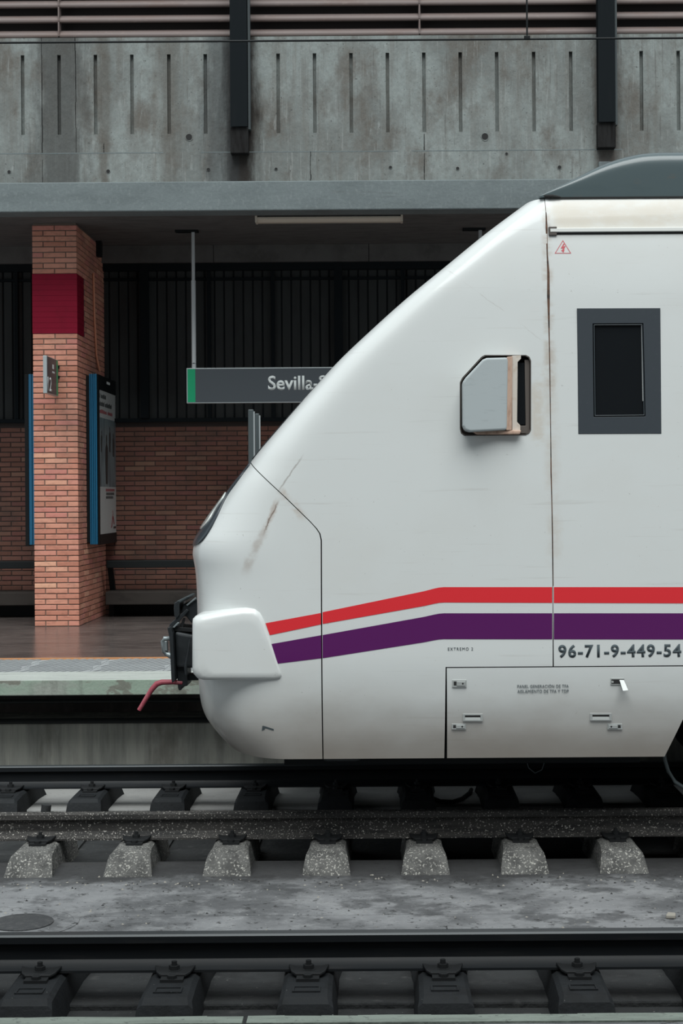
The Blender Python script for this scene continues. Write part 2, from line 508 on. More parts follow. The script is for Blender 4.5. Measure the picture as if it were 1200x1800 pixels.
# far platform: body, coping, tactile tiles, orange line
m = MB().box(XL, XR, 13.62, 21, -0.6, PZ - 0.12).box(XL, XR, 14.13, 21, PZ - 0.12, PZ)
fp = struct(m, 'platform_floor', K['floor'])
zc = P(150, 1268, 12.9).z
m = MB().box(XL, XR, 12.98, 13.62, -0.6, zc - 0.02)
m.build('under_wall', K['under_wall'], fp, bevel=0.015)
m = MB().tube([(XL, 12.93, zc), (XR, 12.93, zc)], 0.022, 8).tube([(XL, 12.94, zc + 0.16), (XR, 12.94, zc + 0.16)], 0.016, 8)
m.build('conduit', K['black'], fp)
m = MB().box(XL, XR, 14.02, 14.13, PZ - 0.12, PZ + 0.002)
m.build('orange_line', K['orange'], fp)
x = XL
cl = [(-9, -6.3), (-6.3, -3.35), (-3.35, -0.7), (-0.7, 2.0), (2.0, 5), (5, 9)]
for a, b in cl:
    m = MB().box(a + 0.002, b - 0.002, EDGE_D, 12.70, PZ - 0.12, PZ, 0)
    m.m[4 - 2] = 1
    m.box(a + 0.002, b - 0.002, 12.72, 13.0, PZ - 0.12, PZ, 0)
    m.box(a + 0.002, b - 0.002, 12.69, 12.73, PZ - 0.12, PZ - 0.012, 2)
    m.build('coping_slab', [K['coping'], K['coping_edge'], K['mortar']], fp, bevel=0.006)
# tactile tiles: raised diagonal ribs, one shared tile mesh
TW, TD0, TD1 = 0.6, 13.005, 14.02
m = MB().box(0, TW - 0.004, 0, TD1 - TD0, -0.12, -0.006)
nr = 9
for i in range(-6, nr + 7):
    s = i * TW / nr
    sh = 0.36
    poly = []
    for t0, t1 in ((0.0, 1.0),):
        a0, a1 = s, s + sh
    # clip each rib to the tile in X
    pts = []
    n = 8
    w = 0.034
    seq = [(s + sh * k / n, (TD1 - TD0) * k / n) for k in range(n + 1)]
    seq = [p for p in seq if 0 <= p[0] and p[0] + w <= TW - 0.004]
    if len(seq) >= 2:
        a, b = seq[0], seq[-1]
        m.pxy([a, (a[0] + w, a[1]), (b[0] + w, b[1]), b], -0.006, 0.0)
tm = m.build('tactile_tile', K['tactile'], fp)
tme = tm.data
o0 = WL[fp]
tme.transform(Matrix.Translation(o0))
tm.location = Vector((XL, TD0, PZ)) - o0
for i in range(1, 30):
    piece('tactile_tile', tme, fp, (XL + i * TW, TD0, PZ))

# near platform in front of the camera
m = MB().box(XL, XR, -7, 4.27, -0.6, PZ - 0.004)
npf = struct(m, 'platform_floor_near', K['slab'])
zj = P(430, 1788, 4.3).x
for a, b in ((XL, zj - 5.2), (zj - 5.2, zj - 2.6), (zj - 2.6, zj), (zj, zj + 2.6), (zj + 2.6, zj + 5.2), (zj + 5.2, XR)):
    m = MB()
    n = 26
    for k in range(n):                       # chipped edge
        x0 = a + 0.006 + (b - a - 0.012) * k / n
        x1 = a + 0.006 + (b - a - 0.012) * (k + 1) / n
        y0 = 4.334 + random.uniform(-0.004, 0.003) if k else 4.334
        y1 = 4.334 + random.uniform(-0.004, 0.003)
        m.loft([[(x0, 4.275, PZ - 0.12), (x0, y0, PZ - 0.12), (x0, y0, PZ), (x0, 4.275, PZ)], [(x1, 4.275, PZ - 0.12), (x1, y1, PZ - 0.12), (x1, y1, PZ), (x1, 4.275, PZ)]])
    m.build('coping_slab', K['coping_near'], npf)

# ------------------------------------------------------------------ canopy, parapet, louvres
zf = P(300, 319, FAS_D).z
m = MB().box(XL, XR, FAS_D + 0.3, 21, SOF, SOF + 0.3)
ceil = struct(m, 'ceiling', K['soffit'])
m = MB().box(XL, XR, FAS_D, FAS_D + 0.3, SOF - 0.005, zf)
fas = struct(m, 'trim_fascia', K['fascia'], bevel=0.012)
zb = P(300, 461, 19.2).z
edges = [P(px, 450, 19.2).x for px in (-430, -170, 103, 375, 648, 921, 1194, 1467)]
for a, b in zip(edges[:-1], edges[1:]):
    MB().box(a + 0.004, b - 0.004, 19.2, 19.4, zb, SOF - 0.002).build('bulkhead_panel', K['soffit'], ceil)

# parapet: a concrete slab with recessed vertical slots, in panels with a construction joint
zt_ = P(200, 66, PAR_D).z
zs0, zs1 = P(200, 236, PAR_D).z, P(200, 96, PAR_D).z
zjoint = P(200, 269, PAR_D).z
slots = [40, 104, 168, 232, 297, 361, 425, 489, 553, 617, 681, 745, 809, 873, 938, 1003, 1065, 1127, 1192]
slots = [-24 - 64.2 * k for k in range(12)][::-1] + slots + [1256 + 64.2 * k for k in range(8)]
sx = [P(p, 165, PAR_D).x for p in slots]
hw = 0.019
xs = [XL]
for x in sx:
    if XL + 0.1 < x < XR - 0.1:
        xs += [x - hw, x + hw]
xs.append(XR)
m = MB()
dep = 0.05
y = PAR_D
for i in range(len(xs) - 1):
    a, b = xs[i], xs[i + 1]
    slot = i % 2 == 1
    for (z0, z1) in ((zjoint, zs0), (zs0, zs1), (zs1, zt_)):
        if slot and z0 == zs0:
            m.add([(a, y, z0), (b, y, z0), (b, y, z1), (a, y, z1), (a, y + dep, z0), (b, y + dep, z0), (b, y + dep, z1), (a, y + dep, z1)],
                  [(4, 5, 6, 7), (0, 4, 7, 3), (1, 2, 6, 5), (0, 1, 5, 4), (3, 7, 6, 2)])
        else:
            m.add([(a, y, z0), (b, y, z0), (b, y, z1), (a, y, z1)], [(0, 1, 2, 3)])
m.add([(XL, y, zt_), (XR, y, zt_), (XR, y + 0.35, zt_), (XL, y + 0.35, zt_), (XL, y + 0.35, SOF), (XR, y + 0.35, SOF)], [(0, 1, 2, 3), (3, 2, 5, 4)])
m.box(XL, XR, y - 0.008, y + 0.3, SOF + 0.2, zjoint)
par = struct(m, 'wall_parapet', K['parapet'])
for px, py, r in ((332, 241, 0.035), (852, 240, 0.037), (16, 302, 0.018), (190, 301, 0.02), (366, 298, 0.018), (485, 297, 0.016), (686, 294, 0.017), (804, 296, 0.018), (983, 294, 0.02), (890, 270, 0.014)):
    p = P(px, py, PAR_D - (0.012 if py > 269 else 0.004))
    m = MB()
    ro = [(p.x + r * 1.2 * math.cos(a) * random.uniform(.9, 1.15), p.y, p.z + r * 1.2 * math.sin(a) * random.uniform(.9, 1.15)) for a in np.linspace(0, 2 * math.pi, 13)[:-1]]
    ri = [(p.x + r * math.cos(a), p.y - 0.001, p.z + r * math.sin(a)) for a in np.linspace(0, 2 * math.pi, 13)[:-1]]
    rb = [(p.x + r * .9 * math.cos(a), p.y + 0.05, p.z + r * .9 * math.sin(a)) for a in np.linspace(0, 2 * math.pi, 13)[:-1]]
    m.loft([ro, ri, rb], 0, cap=False)
    m.add([(q[0], q[1] - 0.0505, q[2]) for q in rb], [tuple(range(12))], 1)
    m.build('tie_hole', [K['parapet'], K['seam']], par)
for px, z0q, z1q in ((74, SOF + 0.2, zt_), (133, zjoint, zt_), (745, SOF + 0.2, zs0 - 0.02), (545, SOF + 0.2, zjoint), (182, zjoint, zs0 - 0.1)):
    x = P(px, 190, PAR_D).x
    m = MB()
    n = 9
    for k in range(n):
        a, b = z0q + (z1q - z0q) * k / n, z0q + (z1q - z0q) * (k + 1) / n
        w = random.uniform(0.002, 0.005)
        o = random.uniform(-0.003, 0.003)
        d = 0.0095 if (a + b) / 2 < zjoint else 0.0012
        m.box(x + o - w, x + o + w, PAR_D - d, PAR_D + 0.01, a, b)
    m.build('panel_joint', K['stained_steel'], par)
for a, b in ((-1.9, 0.2), (0.35, 2.6), (-4.2, -2.3)):
    MB().box(a, b, PAR_D - 0.0092, PAR_D, zjoint - 0.006, zjoint + 0.003).build('pour_line', K['fascia'], par)
q = P(1066, 292, PAR_D - 0.02)
MB().box(q.x - 0.09, q.x + 0.15, PAR_D - 0.07, PAR_D, zf - 0.001, q.z + 0.04).build('concrete_block', K['fascia'], par, bevel=0.008)

# louvre cladding above the parapet
LD = 17.12
m = MB().box(XL, XR, LD + 0.16, LD + 0.2, zt_ - 0.05, zt_ + 1.7)
lv = struct(m, 'wall_louvre', K['louvre_shaded'])
pitch = 26.5 / F * LD
ls = [P(p, 30, LD).x for p in (-1170, -531, 103, 737, 1371, 2005)]
zlow = P(300, 62, LD).z
for r in range(11):
    for a, b in zip(ls[:-1], ls[1:]):
        z = zlow + r * pitch
        prof = [(0.03, -0.016), (0.006, -0.010), (0.0, 0.004), (0.008, 0.026), (0.030, 0.052), (0.070, 0.078), (0.150, 0.098), (0.150, 0.086), (0.075, 0.066), (0.038, 0.040), (0.022, 0.016)]
        m = MB().pyz([(LD + yy, z + zz) for yy, zz in prof], a + 0.004, b - 0.004)
        m.build('slat', K['louvre'], lv, smooth=50)
for a in ls[1:-1]:
    m = MB()
    for r in range(11):
        z = zlow + r * pitch
        m.pyz([(LD - 0.006, z + 0.0), (LD + 0.05, z + 0.05), (LD + 0.09, z + 0.08), (LD + 0.05, z + 0.12), (LD - 0.006, z + 0.155)], a - 0.008, a + 0.008)
    m.box(a - 0.012, a + 0.012, LD + 0.04, LD + 0.1, zlow, zlow + 11 * pitch)
    m.build('joint_cover', K['louvre'], lv)

# steel posts in front of the parapet
for px, pb, pf, lab in ((419, 222, 268, 'black steel post on the concrete parapet above the station sign'), (1066, 214, 258, 'black steel post on the concrete parapet above the train cab roof')):
    d = PAR_D - 0.16
    x = P(px, 110, d).x
    z0, z1, z2 = P(px, pb, d).z, P(px, pf, d).z, P(px, -260, d).z
    t = thing('steel_post', lab, 'post', (x, d + 0.08, z1), 'steel posts on the parapet')
    MB().box(x - 0.09, x + 0.09, d, d + 0.012, z0, z2).box(x - 0.009, x + 0.009, d + 0.012, d + 0.13, z0, z2).box(x - 0.09, x + 0.09, d + 0.13, d + 0.145, z0, z2).build('flange_beam', K['black_steel'], t)
    MB().box(x + 0.094, x + 0.118, d + 0.05, d + 0.15, z0 - 0.02, z2).build('side_strip', K['grey_steel'], t)
    MB().box(x - 0.095, x + 0.095, d + 0.03, PAR_D + 0.001, z1, z0).build('foot_bracket', K['stained_steel'], t, bevel=0.006)

# ------------------------------------------------------------------ back wall of the platform
zw = P(300, 742, WALL_D).z
m = MB().box(XL, XR, WALL_D + 0.008, WALL_D + 0.3, PZ, zw)
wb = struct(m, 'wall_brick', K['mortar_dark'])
CH, BL = 0.06, 0.25
rows = int((zw - PZ) / CH)


def brick_mesh(l, d, h=0.05, mt='brick'):
    me = MB().box(-l / 2, l / 2, 0, d, 0, h)
    o = me.build('brick', K[mt])
    b = o.data
    b.transform(Matrix.Translation(o.location))
    bpy.data.objects.remove(o)
    bm = bmesh.new()
    bm.from_mesh(b)
    bmesh.ops.bevel(bm, geom=[e for e in bm.edges if (e.verts[0].co.y < 0.001 and e.verts[1].co.y < 0.001)], offset=0.004, segments=1, affect='EDGES')
    bm.to_mesh(b)
    bm.free()
    return b


bm_full, bm_half = brick_mesh(0.24, 0.1), brick_mesh(0.115, 0.1)
bm_deep = brick_mesh(0.115, 0.24)
bm_wall = brick_mesh(0.24, 0.1, 0.05, 'brick_dark')
cand, rest = [], MB()
for r in range(rows):
    z = PZ + r * CH + 0.005
    off = 0.125 * (r % 2)
    for k in range(int((XR - XL) / BL)):
        x = XL + 0.13 + k * BL + off
        if x > XR - 0.13:
            continue
        px, py = proj(x, WALL_D, z + 0.025)
        vis = (-25 < px < 62 or 190 < px < 445) and py < 1068
        if vis:
            cand.append((py, px, x, z))
        else:
            rest.box(x - 0.12, x + 0.12, WALL_D, WALL_D + 0.05, z, z + 0.05)
cand.sort(key=lambda c: (c[1] > 345 + max(0, (960 - c[0]) * 0.55), c[0]))
for i, (py, px, x, z) in enumerate(cand):
    if i < 300:
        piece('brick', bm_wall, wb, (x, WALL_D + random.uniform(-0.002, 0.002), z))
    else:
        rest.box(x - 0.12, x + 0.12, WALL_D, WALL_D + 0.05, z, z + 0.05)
tag(rest.build('brick_field', K['brick_dark'], wb), kind='stuff')

# dark corrugated upper wall
m = MB().box(XL, XR, WALL_D + 0.0145, WALL_D + 0.3, zw, SOF)
wc = struct(m, 'wall_corrugated', K['black_steel'])
z0, z1 = P(300, 735, WALL_D).z, P(300, 494, WALL_D).z
z2, z3 = P(300, 489, WALL_D).z, P(300, 477, WALL_D).z
pw = 0.1165
mm = MB()
mm.pxy([(-0.054, 0.014), (-0.046, 0.0), (0.040, 0.0), (0.050, 0.014)], 0, z1 - z0)
po = mm.build('panel', K['corrugated'])
pme = po.data
pme.transform(Matrix.Translation(po.location))
bpy.data.objects.remove(po)
top = MB()
far = MB()
k = 0
x = XL + 0.06
while x < XR - 0.06:
    px, _ = proj(x, WALL_D, 3)
    if -30 < px < 60 or 195 < px < 900:
        piece('panel', pme, wc, (x, WALL_D, z0))
    else:
        far.pxy([(x - 0.054, WALL_D + 0.014), (x - 0.046, WALL_D), (x + 0.040, WALL_D), (x + 0.050, WALL_D + 0.014)], z0, z1)
    top.pxy([(x - 0.054, WALL_D + 0.014), (x - 0.046, WALL_D), (x + 0.040, WALL_D), (x + 0.050, WALL_D + 0.014)], z2, z3)
    x += pw
tag(far.build('panel_field', K['corrugated'], wc), kind='stuff')
tag(top.build('upper_panel_field', K['corrugated'], wc), kind='stuff')
MB().box(XL, XR, WALL_D - 0.03, WALL_D + 0.03, z1 + 0.002, z2 - 0.002).build('cross_rail', K['black_steel'], wc)
MB().box(XL, XR, WALL_D - 0.08, WALL_D + 0.03, z3, zb + 0.01).build('head_beam', K['black_steel'], wc)
MB().box(XL, XR, WALL_D - 0.06, WALL_D + 0.03, zw, z0 - 0.002).build('sill', K['black_steel'], wc)
for px in (-195, -82, 30, 255, 368, 480, 595, 708, 820, 932):
    wide = px in (-82, 255, 595, 932)
    x = P(px, 600, WALL_D).x
    h = 0.05 if wide else 0.022
    MB().box(x - h, x + h, WALL_D - (0.09 if wide else 0.05), WALL_D + 0.03, z0, SOF).build('post', K['black_steel'], wc)
m = MB().box(XL, XR, 20.5, 20.8, PZ, SOF)

# ------------------------------------------------------------------ brick pillar
xr_ = P(137, 800, PIL_D).x
xl_ = xr_ - 0.49
nrow = int((SOF - PZ) / CH)
t = thing('brick_pillar', 'square brick pillar with a crimson painted band under the canopy', 'pillar', ((xl_ + xr_) / 2, PIL_D + 0.9, PZ))
pil = t
PB = WALL_D
MB().box(xl_ + 0.008, xr_ - 0.008, PIL_D + 0.008, PB, PZ, SOF - 0.001).build('core', K['mortar'], t)
zr0, zr1 = P(100, 590, PIL_D).z, P(100, 478, PIL_D).z
rest = MB()
bside = brick_mesh(0.24, 0.1)
bside.transform(Matrix.Rotation(R(90), 4, 'Z'))
bside_h = brick_mesh(0.115, 0.1)
bside_h.transform(Matrix.Rotation(R(90), 4, 'Z'))
r0 = round((zr0 - PZ) / CH)
r1 = round((zr1 - PZ) / CH)
for r in range(nrow):
    z = PZ + r * CH + 0.005
    j = lambda: random.uniform(-0.0015, 0.0015)
    band = r0 <= r < r1
    if not band:
        if r % 2:
            piece('brick', bm_full, t, (xl_ + 0.12, PIL_D + j(), z))
            piece('brick', bm_full, t, (xr_ - 0.12, PIL_D + j(), z))
        else:
            piece('brick', bm_half, t, (xl_ + 0.0575, PIL_D + j(), z))
            piece('brick', bm_full, t, ((xl_ + xr_) / 2, PIL_D + j(), z))
            piece('brick', bm_deep, t, (xr_ - 0.0575, PIL_D + j(), z))
    ys = PIL_D + (0.11 if r % 2 else 0.25)
    first = not band
    while ys < PB - 0.05:
        l = min(0.24, PB - ys)
        if first and l > 0.23:
            piece('brick', bside, t, (xr_ + j(), ys + 0.12, z))
        elif not (band and ys < PIL_D + 0.36):
            rest.box(xr_ - 0.05, xr_ + j() * 0.5, ys, ys + l, z, z + 0.05)
        rest.box(xl_, xl_ + 0.05, ys, ys + l, z, z + 0.05)
        first = False
        ys += 0.25
tag(rest.build('brick_field', K['brick'], t), kind='stuff')
yb = PIL_D + 0.40
zz0, zz1 = PZ + r0 * CH, PZ + r1 * CH
m = MB()
n = r1 - r0
for k in range(n):                      # paint follows the courses
    a, b = zz0 + k * CH + 0.001, zz0 + (k + 1) * CH - 0.001
    m.box(xl_ - 0.003, xr_ + 0.003, PIL_D - 0.003, yb, a, b)
m.box(xl_, xr_ , PIL_D, yb - 0.01, zz0, zz1)
m.build('painted_band', K['red_paint'], t)

# cable clipped to the pillar side, and a small dark box above it
def side_y(px):                # depth where the pillar side shows at px
    return xr_ * F / (px - X0)


pts = [(xr_ + 0.012, side_y(165), P(165, 480, side_y(165)).z), (xr_ + 0.014, side_y(166), P(166, 560, side_y(166)).z), (xr_ + 0.014, side_y(169), P(169, 625, side_y(169)).z), (xr_ + 0.03, side_y(172), P(172, 652, side_y(172)).z)]
tag(MB().tube(pts, 0.013, 8).build('cable', K['orange_cable'], smooth=60), 'orange cable running down the pillar side to the poster case', 'cable')
ya = side_y(173)
tag(MB().box(xr_ - 0.002, xr_ + 0.06, ya - 0.05, ya + 0.05, P(173, 452, ya).z, P(173, 412, ya).z).build('junction_box', K['black'], bevel=0.008), 'slim black junction box high on the side of the brick pillar', 'box')

# ------------------------------------------------------------------ poster cases
yc0, yc1 = side_y(152), side_y(152) + 1.33
zc0, zc1 = P(160, 957, yc0).z, P(160, 657, yc0).z


def poster_case(xi, s, label, posters):
    th = 0.135 if posters else 0.21
    xo = xi + s * th
    t = thing('poster_case', label, 'poster case', ((xi + xo) / 2, (yc0 + yc1) / 2, zc0), 'poster cases on the pillar')
    bx = lambda m, a, b, *r: m.box(min(a, b), max(a, b), *r)
    bx(MB(), xi, xi + s * th * (0.28 if posters else 0.06), yc0 + 0.006, yc1, zc0 + 0.02, zc1 - 0.02).build('back_box', K['black'], t, bevel=0.004)
    m = MB()
    for k in range(4):
        q0, q1 = (0.28, 0.165) if posters else (0.06, 0.18)
        a = xi + s * (th * q0 + k * th * q1)
        b = xi + s * (th * q0 + (k + 1) * th * q1 - 0.004)
        bx(m, a, b, yc0 - (0.004 if k % 2 else 0.0), yc1, zc0, zc1)
    m.build('ribbed_casing', K['blue'], t, bevel=0.003)
    m = MB()
    xa, xb = xi + s * th * (0.94 if posters else 0.79), xo
    wy0, wy1, wz0, wz1 = yc0 + 0.12, yc1 - 0.08, zc0 + 0.11, zc1 - 0.17
    bx(m, xa, xb, yc0 + 0.012, wy0, zc0 - 0.01, zc1 - 0.0)
    bx(m, xa, xb, wy1, yc1, zc0 - 0.01, zc1)
    bx(m, xa, xb, wy0, wy1, zc0 - 0.01, wz0)
    bx(m, xa, xb, wy0, wy1, wz1, zc1)
    m.build('door_frame', K['black'], t, bevel=0.004)
    if not posters:
        bx(MB(), xa - s * 0.004, xa, wy0, wy1, wz0, wz1).build('poster', K['poster_photo'], t)
        return
    xp = xa + 0.001
    H, W = wz1 - wz0, wy1 - wy0
    m = MB()
    rect = lambda y0, y1, z0, z1, mi, d=0.001: m.box(xp - 0.006, xp + d, wy0 + W * y0, wy0 + W * y1, wz0 + H * z0, wz0 + H * z1, mi)
    rect(0, 1, 0, 0.33, 0)
    rect(0, 1, 0.33, 0.81, 1)
    rect(0, 1, 0.81, 1, 0)
    # three lines of heading and two small lines, too small to read, as word shapes
    random.seed(3)
    for z, h, words, mi in ((0.945, .03, ((0, .05), (.10, .42)), 2), (0.89, .032, ((0, .30), (.34, .74)), 2), (0.84, .026, ((0.03, .46), (.5, .8)), 3)):
        for a, b in words:
            y = a
            while y < b - 0.012:
                w = random.uniform(0.015, 0.03)
                rect(y, min(y + w, b), z, z + h * random.choice((0.75, 0.8, 1.0)), mi, 0.0025)
                y += w + 0.012
    for z, a, b, mi in ((0.298, .36, .90, 3), (0.272, .38, .84, 2), (0.246, .37, .80, 2)):
        y = a
        while y < b:
            rect(y, y + 0.035, z, z + 0.018, mi, 0.0025)
            y += 0.05
    # figures in the picture
    for y, z0, z1, w in ((.12, .57, .72, .06), (.42, .35, .70, .13), (.62, .58, .76, .08), (.84, .55, .72, .09)):
        poly = [(-.42, 0), (.40, 0), (.46, .30), (.62, .55), (.55, .74), (.22, .80), (.16, .84), (.26, .90), (.20, .97), (0, 1), (-.20, .97), (-.26, .90), (-.16, .84), (-.22, .80), (-.55, .72), (-.60, .45)]
        ring = [(wy0 + W * (y + w * a), wz0 + H * (z0 + (z1 - z0) * b)) for a, b in poly]
        m.loft([[(xp, q[0], q[1]) for q in ring], [(xp + 0.0025, q[0], q[1]) for q in ring]], 2)
    # red emblem: a striding figure of a few strokes
    for poly in ([(.66, .035), (.72, .04), (.80, .115), (.77, .12)], [(.78, .12), (.82, .12), (.88, .06), (.83, .06)], [(.73, .10), (.76, .105), (.80, .135), (.78, .145)], [(.76, .15), (.79, .14), (.78, .165)]):
        ring = [(wy0 + W * a, wz0 + H * b) for a, b in poly]
        m.loft([[(xp, q[0], q[1]) for q in ring], [(xp + 0.0025, q[0], q[1]) for q in ring]], 3)
    rect(.82, .97, .03, .045, 2, 0.0025)
    m.build('poster', [K['poster_white'], K['poster_photo'], K['poster_dark'], K['poster_red']], t)
    MB().box(xo, xo + 0.001, wy0 + 0.42 * W, wy0 + 0.62 * W, zc1 - 0.075, zc1 - 0.045).build('maker_plate', K['white'], t)


poster_case(xr_, 1, 'blue ribbed case with a white and grey poster on the right side of the pillar', True)
poster_case(xl_, -1, 'blue ribbed poster case on the left side of the pillar, seen edge on', False)

# ------------------------------------------------------------------ flag sign "12"
xf = P(103, 660, PIL_D).x
yn = xf * F / (84 - X0)
zb0, zb1 = P(80, 691, yn).z, P(80, 625, yn).z
th = 0.042
t = thing('platform_number_sign', 'small flag sign with the number 12 on the pillar front', 'sign', (xf, PIL_D, zb0))
MB().box(xf - th, xf, yn, PIL_D - 0.03, zb0, zb1).build('casing', K['alu'], t, bevel=0.003)
MB().box(xf - 0.002, xf + 0.002, yn + 0.012, PIL_D - 0.13, zb0 + 0.008, zb1 - 0.008).build('face', K['sign_dark'], t)
MB().box(xf - 0.002, xf + 0.003, PIL_D - 0.13, PIL_D - 0.045, zb0 + 0.008, zb1 - 0.008).build('green_strip', K['sign_green'], t)
for zq in (zb1 - 0.09, zb0 + 0.2):
    MB().box(xf - 0.03, xf + 0.012, PIL_D - 0.03, PIL_D + 0.002, zq, zq + 0.03).build('bracket', K['black'], t)
LY = PIL_D - 0.045 - yn
text('number', '12', K['white'], t, (xf + 0.002, yn + 0.03, zb0 + 0.03), LY * 0.36, 0.15, rot=(90, 0, 90), bold=0.012)
MB().box(xf, xf + 0.0035, yn + LY * .48, yn + LY * .62, zb1 - 0.12, zb1 - 0.07).box(xf, xf + 0.0035, yn + LY * .47, yn + LY * .68, zb1 - 0.165, zb1 - 0.145).build('pictogram', K['white'], t, bevel=0.01)

# ------------------------------------------------------------------ station name sign
SD = 18.1
p0, p1 = P(328, 709, SD), P(328, 647, SD)
x0s = p0.x
W = 3.6
t = thing('station_sign', 'dark grey hanging station sign with a green end reading Sevilla', 'sign', (x0s + W / 2, SD, p0.z))
MB().box(x0s, x0s + W, SD, SD + 0.09, p0.z, p1.z).build('casing', K['alu'], t, bevel=0.003)
MB().box(x0s + 0.10, x0s + W - 0.10, SD - 0.003, SD + 0.02, p0.z + 0.012, p1.z - 0.012).build('face', K['sign_dark'], t)
MB().box(x0s + 0.012, x0s + 0.10, SD - 0.003, SD + 0.02, p0.z + 0.012, p1.z - 0.012).build('green_end', K['sign_green'], t)
MB().box(x0s + W - 0.1, x0s + W - 0.012, SD - 0.003, SD + 0.02, p0.z + 0.012, p1.z - 0.012).build('green_end', K['sign_green'], t)
tx0 = P(471, 686, SD)
tx1 = P(552, 686, SD)
base = text('lettering', 'Sevilla-', K['white'], t, (tx0.x, SD - 0.0035, tx0.z), (tx1.x - tx0.x) * 1.10, 0.165, bold=0.02)
text('lettering', 'Santa Justa', K['white'], t, (tx1.x + 0.055, SD - 0.0035, tx0.z - 0.0), 0.86, 0.165, bold=0.02)
for px in (340, None):
    xx = P(340, 640, SD).x if px else x0s + W - 0.25
    zt = SOF
    m = MB().cyl((xx, SD + 0.045, p1.z), (xx, SD + 0.045, p1.z + 0.06), 0.026, 10).cyl((xx, SD + 0.045, p1.z + 0.05), (xx, SD + 0.045, p1.z + 1.0), 0.026, 10).cyl((xx, SD + 0.045, p1.z + 1.0), (xx, SD + 0.045, zt), 0.020, 10)
    m.build('hanger_pole', K['pole_white'], t, smooth=50)
    MB().box(xx - 0.2, xx + 0.06, SD + 0.0, SD + 0.1, zt - 0.025, zt).build('ceiling_plate', K['black'], t)

# grey posts behind the train nose
for px, py, d, w, lab in ((441, 720, 15.2, 0.026, 'taller grey metal post behind the sloping train windscreen'), (452, 727, 15.5, 0.020, 'thinner grey metal post just right of the taller one behind the train')):
    a = P(px, py, d)
    t = thing('metal_post', lab, 'post', (a.x, d, PZ), 'grey posts behind the train')
    MB().box(a.x - w, a.x + w, d - 0.03, d + 0.03, PZ, a.z).build('shaft', K['grey_steel'], t, bevel=0.008)
    MB().box(a.x + w - 0.002, a.x + w + 0.012, d - 0.035, d - 0.015, PZ + 0.1, a.z - 0.02).build('side_channel', K['alu'], t)
    MB().box(a.x - w * 2, a.x + w * 2, d - 0.06, d + 0.06, PZ, PZ + 0.012).build('foot_plate', K['grey_steel'], t)

# fluorescent batten under the canopy edge
a, b = P(450, 384, 17.25), P(706, 384, 17.25)
t = thing('tube_light', 'long unlit cream batten light under the canopy edge', 'ceiling light', ((a.x + b.x) / 2, 17.3, a.z))
zl = (a.z + b.z) / 2
m = MB().pyz([(17.24, zl + 0.02), (17.24, zl - 0.005), (17.28, zl - 0.035), (17.36, zl - 0.035), (17.38, zl), (17.38, zl + 0.03)], a.x, b.x)
m.build('diffuser', K['tube'], t, bevel=0.006)
MB().box(a.x + 0.02, b.x - 0.02, 17.26, 17.37, zl + 0.02, SOF - 0.001).build('housing', K['soffit'], t)
for xx in (a.x, b.x):
    MB().box(xx - 0.012, xx + 0.012, 17.235, 17.385, zl - 0.037, zl + 0.035).build('end_cap', K['tube'], t, bevel=0.004)

# ------------------------------------------------------------------ benches along the wall
def bench(xa, xb, label, arm_left):
    t = thing('bench', label, 'bench', ((xa + xb) / 2, 19.1, PZ), 'benches along the brick wall')
    zs1, zs0 = P(250, 1040, 18.85).z, P(250, 1063, 18.85).z
    MB().box(xa, xb, 18.85, WALL_D - 0.012, zs0, zs1).build('seat', K['bench'], t, bevel=0.01)
    zr1, zr0 = P(250, 985, 18.95).z, P(250, 998, 18.95).z
    MB().box(xa, xb, 18.93, 18.99, zr0, zr1).build('backrest_rail', K['bench_rail'], t, bevel=0.008)
    n = 3
    for k in range(n):
        xx = (xa + 0.03) + (xb - xa - 0.06) * k / (n - 1)
        MB().pyz([(18.96, zr1 - 0.01), (19.02, zr1 - 0.01), (19.25, zs1), (19.17, zs1)], xx - 0.03, xx + 0.03).build('support_arm', K['bench_rail'], t)
        MB().box(xx - 0.03, xx + 0.03, 19.1, 19.25, PZ, zs0).build('leg', K['bench_rail'], t)
    MB().box(xa, xb, WALL_D - 0.02, WALL_D - 0.012, PZ, zs0).build('under_seat_shade', K['black'], t)  # black sheet standing in for the shaded void under the seat


bench(P(186, 1000, 18.9).x, P(640, 1000, 18.9).x, 'dark bench with black backrest rail right of the brick pillar', True)
bench(XL + 1.5, xl_ - 0.12, 'dark bench with black backrest rail left of the brick pillar', False)

# ------------------------------------------------------------------ overhead wire
wz = P(600, 71, TC).z
WX0, WX1 = -7.0, 7.0
t = thing('contact_wire', 'thin black overhead contact wire above the train', 'wire', (0, TC, wz))
MB().tube([(WX0, TC, wz), (WX1, TC, wz)], 0.0075, 8).build('conductor', K['black'], t)
for px in (926, 2000, -500):
    x = P(px, 60, TC).x
    MB().tube([(x, TC, wz), (x, TC, wz + 0.9)], 0.006, 6).build('dropper', K['black'], t)
    MB().box(x - 0.02, x + 0.02, TC - 0.012, TC + 0.012, wz - 0.004, wz + 0.022).build('clamp', K['black'], t, bevel=0.004)
MB().tube([(WX0, TC, wz + 0.9), (WX1, TC, wz + 0.9)], 0.008, 8).build('carrier_cable', K['black'], t)

